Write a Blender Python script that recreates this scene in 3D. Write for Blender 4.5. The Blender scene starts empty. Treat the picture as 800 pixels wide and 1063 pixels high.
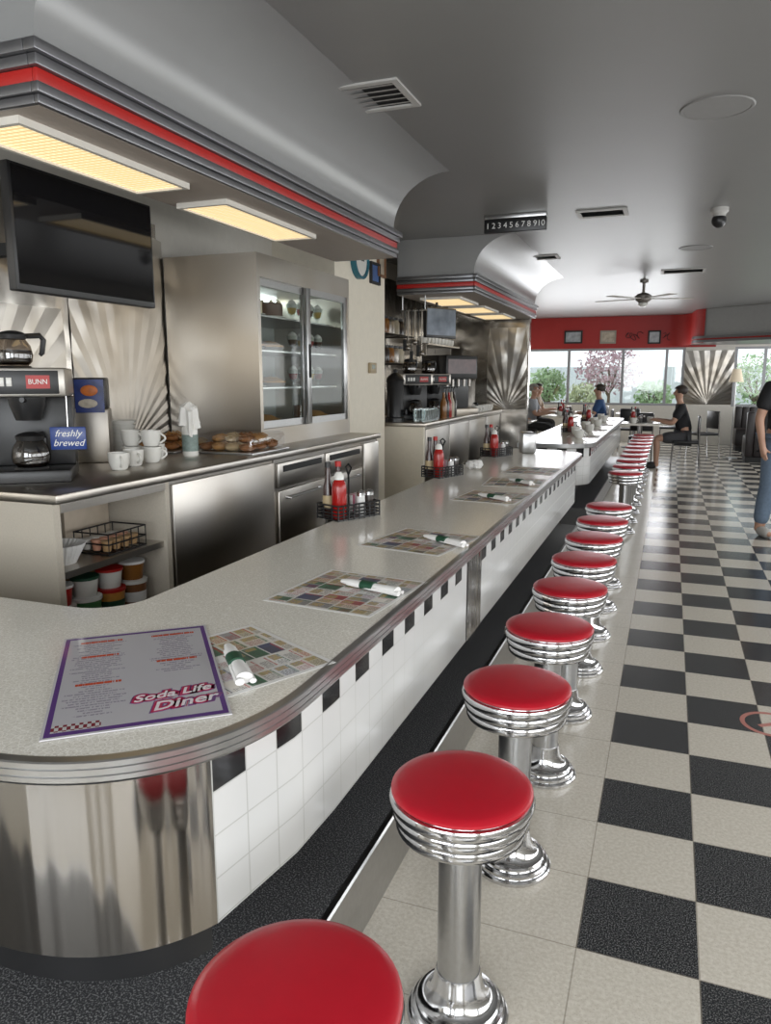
import bpy, bmesh, math, random
from mathutils import Vector, Matrix
random.seed(7)
S=bpy.context.scene; COL=S.collection
PI=math.pi; R=math.radians; sin=math.sin; cos=math.cos
H=1.5; F=770.0; TH=math.atan(139.5/770); PS=math.atan(0.3857*math.cos(TH))
rv=Vector((cos(PS),sin(PS),0)); fv=Vector((-sin(PS)*cos(TH),cos(PS)*cos(TH),-sin(TH))); uvv=rv.cross(fv)
CAM=Vector((0,0,H))
def P(u,v,x=None,y=None,z=None):
    d=rv*((u-400)/F)+uvv*((531.5-v)/F)+fv
    if z is not None: t=(z-H)/d.z
    elif x is not None: t=x/d.x
    else: t=y/d.y
    return CAM+d*t
# ------------------------------------------------------------ camera
cd=bpy.data.cameras.new('camera'); cam=bpy.data.objects.new('camera',cd); COL.objects.link(cam)
cam.location=CAM; cam.rotation_euler=(PI/2-TH,0,PS)
cd.sensor_fit='VERTICAL'; cd.sensor_height=36; cd.lens=F/1063*36; cd.clip_start=.02; cd.clip_end=200
S.camera=cam
# ------------------------------------------------------------ materials
class NT:
    def __init__(s,m): s.m=m; s.t=m.node_tree; s.b=s.t.nodes['Principled BSDF']
    def n(s,t): return s.t.nodes.new(t)
    def put(s,sock,v):
        if hasattr(v,'is_output'): s.t.links.new(v,sock)
        else: sock.default_value=v
    def math(s,op,a,b=0.0):
        k=s.n('ShaderNodeMath'); k.operation=op; s.put(k.inputs[0],a); s.put(k.inputs[1],b); return k.outputs[0]
    def mix(s,f,a,b):
        k=s.n('ShaderNodeMix'); k.data_type='RGBA'; s.put(k.inputs[0],f)
        s.put(k.inputs[6],a if hasattr(a,'is_output') else (*a,1)); s.put(k.inputs[7],b if hasattr(b,'is_output') else (*b,1)); return k.outputs[2]
    def coord(s,k='Object'): return s.n('ShaderNodeTexCoord').outputs[k]
    def sep(s,v):
        k=s.n('ShaderNodeSeparateXYZ'); s.put(k.inputs[0],v); return k.outputs
    def comb(s,x,y,z=0.0):
        k=s.n('ShaderNodeCombineXYZ'); s.put(k.inputs[0],x); s.put(k.inputs[1],y); s.put(k.inputs[2],z); return k.outputs[0]
    def noise(s,v,scale,detail=2.0,col=False):
        k=s.n('ShaderNodeTexNoise'); s.put(k.inputs['Vector'],v); k.inputs['Scale'].default_value=scale; k.inputs['Detail'].default_value=detail; return k.outputs[1 if col else 0]
    def mapping(s,v,sc):
        k=s.n('ShaderNodeMapping'); s.put(k.inputs[0],v); k.inputs['Scale'].default_value=sc; return k.outputs[0]
    def step(s,v,a,b):
        k=s.n('ShaderNodeMapRange'); s.put(k.inputs[0],v); k.inputs[1].default_value=a; k.inputs[2].default_value=b; return k.outputs[0]
    def bump(s,h,st=.3,d=.02):
        k=s.n('ShaderNodeBump'); k.inputs['Strength'].default_value=st; k.inputs['Distance'].default_value=d; s.put(k.inputs['Height'],h); s.t.links.new(k.outputs[0],s.b.inputs['Normal'])
    def color(s,v): s.put(s.b.inputs['Base Color'],v)
MATS={}
def mat(name,col,rough=.5,metal=0.0,var=.06,scale=18,emit=0,coat=0):
    if name in MATS: return MATS[name]
    m=bpy.data.materials.new(name); m.use_nodes=True; N=NT(m)
    N.b.inputs['Roughness'].default_value=rough; N.b.inputs['Metallic'].default_value=metal
    if coat: N.b.inputs['Coat Weight'].default_value=coat
    if var:
        f=N.noise(N.coord(),scale)
        c=N.mix(f,tuple(c*(1-var) for c in col),tuple(min(1,c*(1+var)) for c in col)); N.color(c)
        if emit: N.put(N.b.inputs['Emission Color'],c)
    else:
        N.b.inputs['Base Color'].default_value=(*col,1)
        if emit: N.b.inputs['Emission Color'].default_value=(*col,1)
    if emit: N.b.inputs['Emission Strength'].default_value=emit
    MATS[name]=m; return m
def new(name,rough=.3,metal=0):
    m=bpy.data.materials.new(name); m.use_nodes=True; N=NT(m); N.b.inputs['Roughness'].default_value=rough; N.b.inputs['Metallic'].default_value=metal; MATS[name]=m; return m,N
# floor
m_floor,N=new('floor_tiles',.22)
co=N.coord(); X,Y,Z=N.sep(co)
x=N.math('DIVIDE',N.math('ADD',X,.144),.305); y=N.math('DIVIDE',N.math('SUBTRACT',Y,1.81),.305)
cx=N.math('FLOOR',x); cy=N.math('FLOOR',y)
par=N.math('FLOORED_MODULO',N.math('ADD',cx,cy),2.0)
blk=N.math('MULTIPLY',N.math('LESS_THAN',par,.5),N.math('GREATER_THAN',cx,-.5))
fx=N.math('FRACT',x); fy=N.math('FRACT',y)
gr=N.math('MAXIMUM',N.math('LESS_THAN',fx,.012),N.math('LESS_THAN',fy,.012))
sp=N.noise(co,260,2); sp2=N.noise(co,90,3)
dark=N.mix(N.step(sp,.5,.66),(.02,.021,.023),(.17,.17,.17))
cream=N.mix(N.step(sp2,.35,.65),(.53,.485,.41),(.63,.59,.515))
cream=N.mix(N.step(sp,.6,.7),cream,(.42,.37,.31))
N.color(N.mix(N.math('MULTIPLY',gr,.6),N.mix(blk,cream,dark),(.22,.19,.15)))
N.put(N.b.inputs['Roughness'],N.math('ADD',N.math('MULTIPLY',sp2,.16),.11))
# dark terrazzo
m_terr,N=new('dark_terrazzo',.35); co=N.coord()
N.color(N.mix(N.step(N.noise(co,230,2),.5,.64),(.036,.037,.04),(.28,.28,.28)))
# counter laminate
m_lam,N=new('speckled_laminate',.15); co=N.coord()
vo=N.n('ShaderNodeTexVoronoi'); vo.feature='DISTANCE_TO_EDGE'; N.put(vo.inputs['Vector'],co); vo.inputs['Scale'].default_value=80
c=N.mix(N.step(vo.outputs[0],.0,.1),(.9,.875,.81),(.73,.7,.63))
c=N.mix(N.step(N.noise(co,260,2),.58,.7),c,(.56,.52,.44)); N.color(c)
m_lamv=mat('cream_laminate',(.55,.5,.42),.35,0,.1,120)
# counter tiles from uv metres
m_tile,N=new('wall_tiles',.12)
uvn=N.n('ShaderNodeUVMap').outputs[0]; U,V,_=N.sep(uvn)
a=N.math('DIVIDE',U,.0975); b=N.math('DIVIDE',V,.0925)
ra=N.math('FLOOR',a); rb=N.math('FLOOR',b)
bl=N.math('MULTIPLY',N.math('LESS_THAN',N.math('FLOORED_MODULO',ra,2.0),.5),N.math('LESS_THAN',rb,.5))
g=N.math('MAXIMUM',N.math('LESS_THAN',N.math('FRACT',a),.035),N.math('LESS_THAN',N.math('FRACT',b),.035))
N.color(N.mix(g,N.mix(bl,(.67,.67,.66),(.012,.012,.013)),(.46,.46,.44)))
N.put(N.b.inputs['Roughness'],N.math('ADD',N.math('MULTIPLY',g,.5),.14))
chrome=mat('chrome',(.64,.64,.65),.12,1,.03)
chromer=mat('worn_chrome',(.5,.5,.5),.28,1,.1,60)
alum=mat('dull_aluminium',(.48,.48,.48),.28,1,.06,40)
def steel(name,col,rough,wav,st,mp=(1,1,1)):
    m,N=new(name,rough,1); co=N.coord()
    br=N.noise(N.mapping(co,(60,60,1.2)),3,2)
    tone=N.noise(co,1.7,1)
    c=N.mix(br,tuple(c*.93 for c in col),col)
    N.color(N.mix(N.step(tone,.38,.66),c,tuple(a*b for a,b in zip(col,(.84,.79,.72)))))
    N.put(N.b.inputs['Roughness'],N.math('ADD',N.math('MULTIPLY',br,.06),rough-.03))
    if st: N.bump(N.noise(N.mapping(co,mp),wav,0.5),st,.05)
    return m
steelm=steel('brushed_steel',(.51,.485,.45),.33,2.2,.14)
steelw=steel('wavy_steel',(.5,.48,.45),.22,4,.42,(1,1.6,1))
steelf=steel('folded_steel',(.52,.5,.47),.3,5,.35)
steeld=steel('dull_steel',(.4,.38,.355),.38,2.2,.1)
corner=steel('polished_steel',(.4,.39,.38),.13,3,.2,(7,7,.1))
red=mat('red_vinyl',(.44,.006,.018),.33,0,.06,30)
redp=mat('red_paint',(.4,.014,.011),.4)
redw=mat('red_wall_paint',(.35,.015,.012),.45)
black=mat('black_plastic',(.012,.012,.013),.35)
blackm=mat('black_matte',(.02,.02,.02),.7)
white=mat('white_ceramic',(.7,.69,.65),.2)
wpaint=mat('white_paint',(.66,.63,.57),.6)
pillar=mat('cream_paint',(.78,.72,.6),.55)
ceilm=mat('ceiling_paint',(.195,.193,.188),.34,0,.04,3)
covem=mat('cove_paint',(.285,.287,.287),.26,.1,.04,3)  # ceiling paint lightened for the cove; its window glow is in the colour
ventm=mat('vent_paint',(.42,.41,.39),.5)
grey=mat('grey_trim',(.2,.2,.21),.3,.8)
beige=mat('beige_panel',(.36,.31,.27),.5)
frosted,N=new('lamp_diffuser',.4); X,Y,Z=N.sep(N.coord())
rib=N.math('MULTIPLY',N.math('ABSOLUTE',N.math('SINE',N.math('MULTIPLY',Y,110.0))),N.math('ADD',N.math('MULTIPLY',N.math('ABSOLUTE',N.math('SINE',N.math('MULTIPLY',X,110.0))),.5),.5))
c=N.mix(rib,(.6,.4,.17),(1.0,.8,.47)); N.color(c); N.put(N.b.inputs['Emission Color'],c); N.b.inputs['Emission Strength'].default_value=1.1
paper=mat('white_paper',(.76,.75,.73),.6)
greenb=mat('green_band',(.01,.06,.03),.5)
skinm=mat('skin',(.45,.26,.18),.5)
def glass(name,tint=(1,1,1),f=.12):
    m=bpy.data.materials.new(name); m.use_nodes=True; t=m.node_tree; t.nodes.clear()
    o=t.nodes.new('ShaderNodeOutputMaterial'); mx=t.nodes.new('ShaderNodeMixShader'); tr=t.nodes.new('ShaderNodeBsdfTransparent'); gl=t.nodes.new('ShaderNodeBsdfGlossy')
    tr.inputs[0].default_value=(*tint,1); gl.inputs['Roughness'].default_value=.03; mx.inputs[0].default_value=f
    t.links.new(tr.outputs[0],mx.inputs[1]); t.links.new(gl.outputs[0],mx.inputs[2]); t.links.new(mx.outputs[0],o.inputs[0]); return m
glassm=glass('clear_glass',(.93,.95,.94),.05); darkglass=glass('smoky_glass',(.5,.45,.4),.15); paleglass=glass('pale_glass',(.8,.84,.84),.2)
def rng(v,a,b): return N.math('MULTIPLY',N.math('GREATER_THAN',v,a),N.math('LESS_THAN',v,b))
def ramp(f,cols,const=True):
    r=N.n('ShaderNodeValToRGB'); r.color_ramp.interpolation='CONSTANT' if const else 'LINEAR'
    el=r.color_ramp.elements
    while len(el)<len(cols): el.new(.5)
    for i,c in enumerate(cols): el[i].position=i/len(cols); el[i].color=(*c,1)
    N.put(r.inputs[0],f); return r.outputs[0]
# printed placemat: columns of adverts with different block heights, pictures and text lines
m_mat,N=new('printed_placemat',.45); U,V,_=N.sep(N.n('ShaderNodeUVMap').outputs[0])
W=(.74,.73,.71)
colx=N.math('FLOOR',N.math('MULTIPLY',U,5.0)); fa=N.math('FRACT',N.math('MULTIPLY',U,5.0))
wc=N.n('ShaderNodeTexWhiteNoise'); wc.noise_dimensions='1D'; N.put(wc.inputs['W'],N.math('ADD',colx,3.0))
nrow=N.math('ADD',N.math('MULTIPLY',wc.outputs[0],5.0),6.5)
b=N.math('ADD',N.math('MULTIPLY',V,nrow),N.math('MULTIPLY',wc.outputs[0],3.0)); row=N.math('FLOOR',b); fb=N.math('FRACT',b)
wn=N.n('ShaderNodeTexWhiteNoise'); wn.noise_dimensions='2D'; N.put(wn.inputs['Vector'],N.comb(colx,row)); w3=N.sep(wn.outputs[1])
base=ramp(w3[0],[W,(.62,.58,.5),(.36,.05,.05),(.66,.64,.6),(.56,.5,.36),(.07,.17,.1),(.7,.66,.6),(.08,.09,.15),(.6,.62,.66),(.62,.5,.4),W,(.3,.29,.28)])
box=N.math('MULTIPLY',rng(fa,.03,.97),rng(fb,.04,.96)); c=N.mix(box,(.6,.58,.55),base)
pic=ramp(N.noise(N.comb(U,V),60,3),[(.05,.03,.03),(.3,.06,.03),(.12,.2,.06),(.5,.33,.12),(.1,.14,.25),(.6,.55,.45)],False)
pw=N.math('ADD',N.math('MULTIPLY',w3[2],.4),.25)
pm_=N.math('MULTIPLY',N.math('MULTIPLY',N.math('GREATER_THAN',fa,.08),N.math('LESS_THAN',fa,pw)),rng(fb,.12,.8)); pm_=N.math('MULTIPLY',pm_,N.math('GREATER_THAN',w3[1],.2))
c=N.mix(N.math('MULTIPLY',pm_,.9),c,pic)
ln=N.math('MULTIPLY',N.math('GREATER_THAN',N.math('FRACT',N.math('MULTIPLY',V,84.0)),.42),N.math('GREATER_THAN',N.noise(N.comb(N.math('MULTIPLY',U,140.0),N.math('MULTIPLY',V,84.0)),1.0,1),.43))
ln=N.math('MULTIPLY',N.math('MULTIPLY',ln,N.math('MULTIPLY',N.math('GREATER_THAN',fa,N.math('ADD',pw,.04)),N.math('LESS_THAN',fa,.95))),rng(fb,.08,.8))
c=N.mix(N.math('MULTIPLY',ln,.8),c,ramp(w3[2],[(.06,.05,.05),(.3,.03,.03),(.1,.1,.1)]))
hd=N.math('MULTIPLY',N.math('MULTIPLY',rng(fb,.82,.93),rng(fa,.1,.9)),N.math('GREATER_THAN',N.noise(N.math('MULTIPLY',U,110.0),1.0,1),.42))
c=N.mix(N.math('MULTIPLY',hd,.85),c,ramp(w3[1],[(.4,.02,.02),(.05,.05,.07),(.03,.12,.06)]))
N.color(N.mix(N.math('MULTIPLY',rng(U,.035,.965),rng(V,.03,.97)),W,c))
# menu: centred lists under red headings, purple border
m_menu,N=new('menu_print',.07); U,V,_=N.sep(N.n('ShaderNodeUVMap').outputs[0])
lr_=N.math('FLOOR',N.math('MULTIPLY',V,46.0)); lw=N.n('ShaderNodeTexWhiteNoise'); lw.noise_dimensions='2D'; N.put(lw.inputs['Vector'],N.comb(lr_,N.math('FLOOR',N.math('MULTIPLY',U,2.0))))
du=N.math('ABSOLUTE',N.math('SUBTRACT',N.math('FRACT',N.math('MULTIPLY',U,2.0)),.5))
inl=N.math('LESS_THAN',du,N.math('ADD',N.math('MULTIPLY',lw.outputs[0],.26),.1))
ln=N.math('MULTIPLY',N.math('MULTIPLY',N.math('GREATER_THAN',N.math('FRACT',N.math('MULTIPLY',V,46.0)),.5),inl),N.math('GREATER_THAN',N.noise(N.comb(N.math('MULTIPLY',U,95.0),N.math('MULTIPLY',V,46.0)),1.0,1),.44))
txt=N.math('MULTIPLY',ln,N.math('MAXIMUM',rng(V,.46,.93),N.math('MULTIPLY',rng(V,.14,.46),N.math('LESS_THAN',U,.46))))
c=N.mix(N.math('MULTIPLY',txt,.6),(.47,.455,.48),(.17,.14,.2))
hd=N.math('MAXIMUM',N.math('MULTIPLY',rng(V,.72,.742),rng(U,.14,.38)),N.math('MULTIPLY',rng(V,.58,.602),rng(U,.62,.88)))
hd=N.math('MAXIMUM',hd,N.math('MAXIMUM',N.math('MULTIPLY',rng(V,.9,.922),rng(U,.6,.9)),N.math('MULTIPLY',rng(V,.42,.442),rng(U,.13,.4))))
hd=N.math('MAXIMUM',hd,N.math('MULTIPLY',rng(V,.9,.922),rng(U,.12,.4)))
c=N.mix(N.math('MULTIPLY',hd,N.math('GREATER_THAN',N.noise(N.math('MULTIPLY',U,90.0),1.0,1),.4)),c,(.5,.07,.03))
ch=N.math('FLOORED_MODULO',N.math('ADD',N.math('FLOOR',N.math('MULTIPLY',U,48.0)),N.math('FLOOR',N.math('MULTIPLY',V,38.0))),2.0)
c=N.mix(N.math('MULTIPLY',rng(V,.045,.095),rng(U,.04,.3)),c,N.mix(ch,(.2,.03,.04),(.5,.5,.5)))
inn=N.math('MULTIPLY',rng(U,.045,.955),rng(V,.04,.965)); c=N.mix(inn,(.11,.05,.2),c)
inn=N.math('MULTIPLY',rng(U,.015,.985),rng(V,.012,.988)); c=N.mix(inn,(.55,.53,.55),c); N.color(c)
# ------------------------------------------------------------ mesh builder
class MB:
    def __init__(s): s.b=bmesh.new()
    def box(s,x0,x1,y0,y1,z0,z1,bev=0,seg=2):
        vs=bmesh.ops.create_cube(s.b,size=1)['verts']
        for v in vs: v.co=Vector((x0+(v.co.x+.5)*(x1-x0),y0+(v.co.y+.5)*(y1-y0),z0+(v.co.z+.5)*(z1-z0)))
        if bev: bmesh.ops.bevel(s.b,geom=list({e for v in vs for e in v.link_edges}),offset=bev,segments=seg,affect='EDGES',profile=.5)
        return s
    def grid(s,rows,closed_u=False,closed_v=False):
        vv=[[s.b.verts.new(p) for p in r] for r in rows]
        nr=len(vv); nc=len(vv[0])
        for i in range(nr if closed_v else nr-1):
            for j in range(nc if closed_u else nc-1):
                q=[vv[i][j],vv[i][(j+1)%nc],vv[(i+1)%nr][(j+1)%nc],vv[(i+1)%nr][j]]
                try: s.b.faces.new(q)
                except ValueError: pass
        return vv
    def lathe(s,prof,c=(0,0,0),n=28,cap=True):
        rows=[[(c[0]+max(r,.0004)*cos(2*PI*k/n),c[1]+max(r,.0004)*sin(2*PI*k/n),c[2]+z) for k in range(n)] for r,z in prof]
        vv=s.grid(rows,closed_u=True)
        if cap:
            for row in (vv[0],vv[-1]):
                try: s.b.faces.new(row)
                except ValueError: pass
        return s
    def tube(s,pts,r,n=8,closed=False):
        pts=[Vector(p) for p in pts]; rows=[]; m=len(pts)
        up=None
        for i,p in enumerate(pts):
            if closed: d=(pts[(i+1)%m]-pts[i-1])
            else: d=pts[min(i+1,m-1)]-pts[max(i-1,0)]
            d.normalize()
            if up is None: up=d.orthogonal().normalized()
            else:
                up=up-d*up.dot(d)
                up=d.orthogonal().normalized() if up.length<1e-5 else up.normalized()
            w=d.cross(up); rr=r[i] if isinstance(r,(list,tuple)) else r
            rows.append([p+up*(rr*cos(2*PI*k/n))+w*(rr*sin(2*PI*k/n)) for k in range(n)])
        vv=s.grid(rows,closed_u=True,closed_v=closed)
        if not closed: s.b.faces.new(vv[0]); s.b.faces.new(vv[-1])
        return s
    def cyl(s,p0,p1,r0,r1=None,n=16): return s.tube([p0,p1],[r0,r0 if r1 is None else r1],n)
    def sph(s,c,rx,ry=None,rz=None,nu=16,nv=10):
        ry=rx if ry is None else ry; rz=rx if rz is None else rz
        bmesh.ops.create_uvsphere(s.b,u_segments=nu,v_segments=nv,radius=1,matrix=Matrix.Translation(c)@Matrix.Diagonal((rx,ry,rz,1))); return s
    def prism(s,poly,z0,z1):
        f=s.b.faces.new([s.b.verts.new((p[0],p[1],z0)) for p in poly])
        g=bmesh.ops.extrude_face_region(s.b,geom=[f])['geom']
        for v in g:
            if isinstance(v,bmesh.types.BMVert): v.co.z=z1
        return s
    def prismy(s,poly,y0,y1):
        f=s.b.faces.new([s.b.verts.new((p[0],y0,p[1])) for p in poly])
        g=bmesh.ops.extrude_face_region(s.b,geom=[f])['geom']
        for v in g:
            if isinstance(v,bmesh.types.BMVert): v.co.y=y1
        return s
    def poly(s,pts): s.b.faces.new([s.b.verts.new(p) for p in pts]); return s
    def xf(s,M): s.b.transform(M); return s
    def build(s,name,m,parent=None,w=None,smooth=True,norm=True):
        if w is not None:
            s.b.transform((Matrix.Translation(w.location)@Matrix.Rotation(w.rotation_euler.z,4,'Z')).inverted())
        if norm: bmesh.ops.recalc_face_normals(s.b,faces=s.b.faces[:])
        me=bpy.data.meshes.new(name); s.b.to_mesh(me); s.b.free()
        if m: me.materials.append(m)
        if smooth: me.shade_smooth(); me.set_sharp_from_angle(angle=R(32))
        o=bpy.data.objects.new(name,me); COL.objects.link(o)
        if parent: o.parent=parent
        return o
def tag(o,label,cat,group=None):
    o['label']=label; o['category']=cat
    if group: o['group']=group
    return o
def thing(name,label,cat,loc=(0,0,0),rz=0,group=None):
    o=bpy.data.objects.new(name,None); o.empty_display_size=.1; COL.objects.link(o); o.location=loc; o.rotation_euler=(0,0,rz)
    return tag(o,label,cat,group)
def struct(o): o['kind']='structure'; return o
def dup(r0,loc,label,rz=None,group=None):
    r=r0.copy(); COL.objects.link(r); r.location=loc; r['label']=label
    if rz is not None: r.rotation_euler.z=rz
    if group: r['group']=group
    for ch in list(r0.children):
        c=ch.copy(); COL.objects.link(c); c.parent=r
        for g in list(ch.children):
            d=g.copy(); COL.objects.link(d); d.parent=c
    return r
def text(name,s,size,m,parent,loc=(0,0,0),rot=(0,0,0),shear=0,ext=.0004,bold=0):
    cu=bpy.data.curves.new(name,'FONT'); cu.body=s; cu.size=size; cu.extrude=ext; cu.align_x='CENTER'; cu.align_y='CENTER'; cu.shear=shear; cu.offset=bold; cu.resolution_u=3
    t=bpy.data.objects.new('t',cu); COL.objects.link(t)
    dg=bpy.context.evaluated_depsgraph_get(); me=bpy.data.meshes.new_from_object(t.evaluated_get(dg))
    bpy.data.objects.remove(t); me.materials.clear(); me.materials.append(m)
    o=bpy.data.objects.new(name,me); COL.objects.link(o); o.parent=parent; o.location=loc; o.rotation_euler=rot; return o
ORD=['first','second','third','fourth','fifth','sixth','seventh','eighth','ninth','tenth','eleventh','twelfth']
# ------------------------------------------------------------ room
XL,XR,YN,YF,ZC=-3.35,2.7,-2.2,18.5,2.9
struct(MB().box(XL-.2,XR+.2,YN-.2,YF+.2,-.1,0).build('floor',m_floor,smooth=False))
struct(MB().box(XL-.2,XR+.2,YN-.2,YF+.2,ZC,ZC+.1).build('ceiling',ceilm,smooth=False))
struct(MB().box(XL-.15,XL,YN,YF,0,ZC).build('wall_left',wpaint,smooth=False))
b=MB(); b.box(XR,XR+.15,YN,YF,0,.85); b.box(XR,XR+.15,YN,YF,2.25,ZC)
for yy in (YN,1.2,4.6,8.0,11.4,14.8,YF-.3): b.box(XR,XR+.15,yy,yy+.3,.85,2.25)
struct(b.build('wall_right',wpaint,smooth=False))
b=MB(); b.box(XL,XR,YN-.15,YN,0,.8); b.box(XL,XR,YN-.15,YN,2.5,ZC); b.box(XL,-2.6,YN-.15,YN,.8,2.5); b.box(2.2,XR,YN-.15,YN,.8,2.5); b.box(-.2,.1,YN-.15,YN,.8,2.5)
struct(b.build('wall_near',wpaint,smooth=False))
wl=P(545,400,y=YF).x; wr=P(709,400,y=YF).x; w2=P(760,400,y=YF).x
ZS,ZH=.86,P(600,362,y=YF).z
b=MB(); b.box(XL,XR,YF,YF+.15,0,ZS); b.box(XL,wl,YF,YF+.15,ZS,ZH); b.box(wr,w2,YF,YF+.15,ZS,ZH); b.box(2.5,XR,YF,YF+.15,ZS,ZH); b.box(w2-.4,XR,YF,YF+.15,ZH,ZC)
struct(b.build('wall_far',wpaint,smooth=False))
struct(MB().box(XL,w2-.4,YF,YF+.15,ZH,ZC).build('wall_far_header',redw,smooth=False))
framem=mat('window_frame_paint',(.3,.3,.31),.4,.3)
def window(i,x0,x1,mul):
    b=MB(); b.box(x0,x1,YF+.02,YF+.1,ZS,ZS+.05); b.box(x0,x1,YF+.02,YF+.1,ZH-.05,ZH)
    for xx in [x0+.03,x1-.03]+mul: b.box(xx-.03,xx+.03,YF+.02,YF+.1,ZS+.05,ZH-.05)
    o=struct(b.build('window_%d'%i,framem,smooth=False))
    struct(MB().box(x0,x1,YF+.055,YF+.06,ZS+.05,ZH-.05).build('window_pane',glassm,o,smooth=False))
window(1,wl,wr,[P(u,400,y=YF).x for u in (589,645,690)])
window(2,w2,2.5,[1.9])
struct(MB().box(-30,40,YF+.3,80,-.12,-.02).build('ground',mat('lawn',(.38,.42,.3),.9),smooth=False))
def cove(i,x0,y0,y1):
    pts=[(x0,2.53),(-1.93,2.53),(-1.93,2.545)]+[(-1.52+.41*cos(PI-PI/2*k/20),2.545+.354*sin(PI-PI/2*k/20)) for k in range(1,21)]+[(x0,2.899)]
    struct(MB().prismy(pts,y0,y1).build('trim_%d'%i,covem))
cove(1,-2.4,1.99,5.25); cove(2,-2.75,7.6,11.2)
struct(MB().box(XL,-2.0,11.25,11.37,0,ZC).build('wall_partition',steelw,smooth=False))
XP=-2.75
struct(MB().box(XL,XP,6.02,7.22,0,ZC).build('wall_pillar',pillar,smooth=False))
# ------------------------------------------------------------ canopies
def canopy(label,x0,x1,y0,y1):
    t=thing('overhead_canopy',label,'canopy',((x0+x1)/2,(y0+y1)/2,2.35))
    MB().box(x0,x1,y0,y1,2.35,2.525).build('body',beige,t,t,smooth=False)
    def band(name,z0,z1,o,m):
        b=MB(); b.box(x1,x1+o,y0-o,y1+o,z0,z1,.004); b.box(x0,x1,y0-o,y0,z0,z1,.004); b.box(x0,x1,y1,y1+o,z0,z1,.004); b.build(name,m,t,t)
    band('lower_trim',2.35,2.378,.02,grey); band('lower_trim',2.38,2.412,.03,grey); band('red_stripe',2.413,2.455,.02,redp); band('upper_trim',2.456,2.49,.035,grey); band('upper_trim',2.492,2.528,.05,grey)
    return t
canopy('long grey and red trimmed canopy hanging over the near back counter',-2.4,-1.93,1.99,5.25)
canopy('grey and red trimmed canopy over the second coffee station farther back',-2.75,-1.93,7.6,11.2)
def fixture(label,x0,x1,y0,y1):
    t=thing('ceiling_light',label,'light',((x0+x1)/2,(y0+y1)/2,2.35),0,'fluorescent lights under the canopies')
    b=MB(); zz=(2.325,2.35)
    b.box(x0,x1,y0,y0+.02,*zz); b.box(x0,x1,y1-.02,y1,*zz); b.box(x0,x0+.02,y0+.02,y1-.02,*zz); b.box(x1-.02,x1,y0+.02,y1-.02,*zz); b.build('frame',wpaint,t,t,smooth=False)
    MB().box(x0+.02,x1-.02,y0+.02,y1-.02,2.335,2.347).build('diffuser',frosted,t,t,smooth=False)
fixture('warm rectangular light panel above the television',-2.35,-2.06,2.03,2.97)
fixture('warm rectangular light panel above the refrigerator case',-2.35,-2.06,3.27,4.25)
for k,nm in enumerate(('nearest','middle','farthest')):
    fixture('small warm light panel under the second canopy, %s of three'%nm,-2.6,-2.15,7.9+1.1*k,8.7+1.1*k)
# ------------------------------------------------------------ front counter
def arc(cx,cy,r,a0,a1,n=16): return [(cx+r*cos(R(a0+(a1-a0)*k/n)),cy+r*sin(R(a0+(a1-a0)*k/n))) for k in range(n+1)]
def sarc(r,a0,a1,n=18,e=2/2.4):
    q=[]
    for k in range(n+1):
        a=R(a0+(a1-a0)*k/n); q.append((-1.18+r*abs(cos(a))**e,1.36-r*abs(sin(a))**e))
    return q
SA=-30
def front(o,segs,straight=False):
    p=[]
    if 'corner' in segs: p+=[(-3.2,.86+o)]+sarc(.5-o,-90,SA)
    if 'a' in segs: p+=([sarc(.5-o,SA,0)[0],(-.68-o-.008,1.36),(-.68-o,1.55)] if straight else sarc(.5-o,SA,0))+[(-.68-o,2.84)]
    if 'f' in segs: p+=[(-.68-o,2.84),(-.68-o,3.08)]
    if 'b' in segs: p+=[(-.68-o,3.08),(-.68-o,6.55)]
    if 'end' in segs: p+=arc(-1.03,6.55,.35-o,0,90)+[(-1.42,6.9-o)]
    q=[]
    for v in p:
        if not q or (Vector(v)-Vector(q[-1])).length>1e-4: q.append(v)
    return q
ALL=('corner','a','f','b','end')
INNER=[(-1.42,1.75)]+arc(-1.57,1.75,.15,0,-90,8)[1:]+[(-3.2,1.6)]
RIM=[(.02,.8515),(.003,.8505),(0,.848),(0,.838),(.004,.8365),(0,.835),(0,.824),(.004,.8225),(0,.821),(0,.812),(.004,.806),(.03,.805)]
def sweep(pf,prof):
    b=MB(); b.grid([[(x,y,z) for x,y in pf(o)] for o,z in prof]); return b
def ribbon(path,z0,z1):
    me=bmesh.new(); uv=me.loops.layers.uv.new('UVMap'); s=0; pr=None; L=[]
    for p in path:
        if pr: s+=(Vector(p)-Vector(pr)).length
        L.append((p,s)); pr=p
    for (p,s0),(q,s1) in zip(L,L[1:]):
        f=me.faces.new([me.verts.new((*p,z0)),me.verts.new((*q,z0)),me.verts.new((*q,z1)),me.verts.new((*p,z1))])
        for l,c in zip(f.loops,[(s0,z1-z0),(s1,z1-z0),(s1,0),(s0,0)]): l[uv].uv=c
    bmesh.ops.remove_doubles(me,verts=me.verts[:],dist=1e-5)
    b=MB(); b.b.free(); b.b=me; return b
ZP,ZQ=.43,.806
ct=thing('worktop','long speckled off white countertop with ribbed metal rim and rounded corner','countertop',(-1.05,3.8,.805))
MB().prism(front(.006,ALL)+INNER,.808,.85).build('slab',m_lam,ct,ct)
sweep(lambda o:front(o,ALL),RIM).build('metal_rim',alum,ct,ct)
cb=thing('diner_counter','tiled counter front with steel corner panel under the near countertop','counter',(-1.05,3.8,0))
ribbon(front(.045,('a',),True),ZP,ZQ).build('tile_panel',m_tile,cb,cb)
ribbon(front(.045,('b',)),ZP,ZQ).build('tile_panel',m_tile,cb,cb)
ribbon(front(.045,('corner',)),ZP,ZQ).build('corner_panel',corner,cb,cb)
ribbon(front(.042,('f',)),ZP,ZQ).build('steel_panel',corner,cb,cb)
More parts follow.
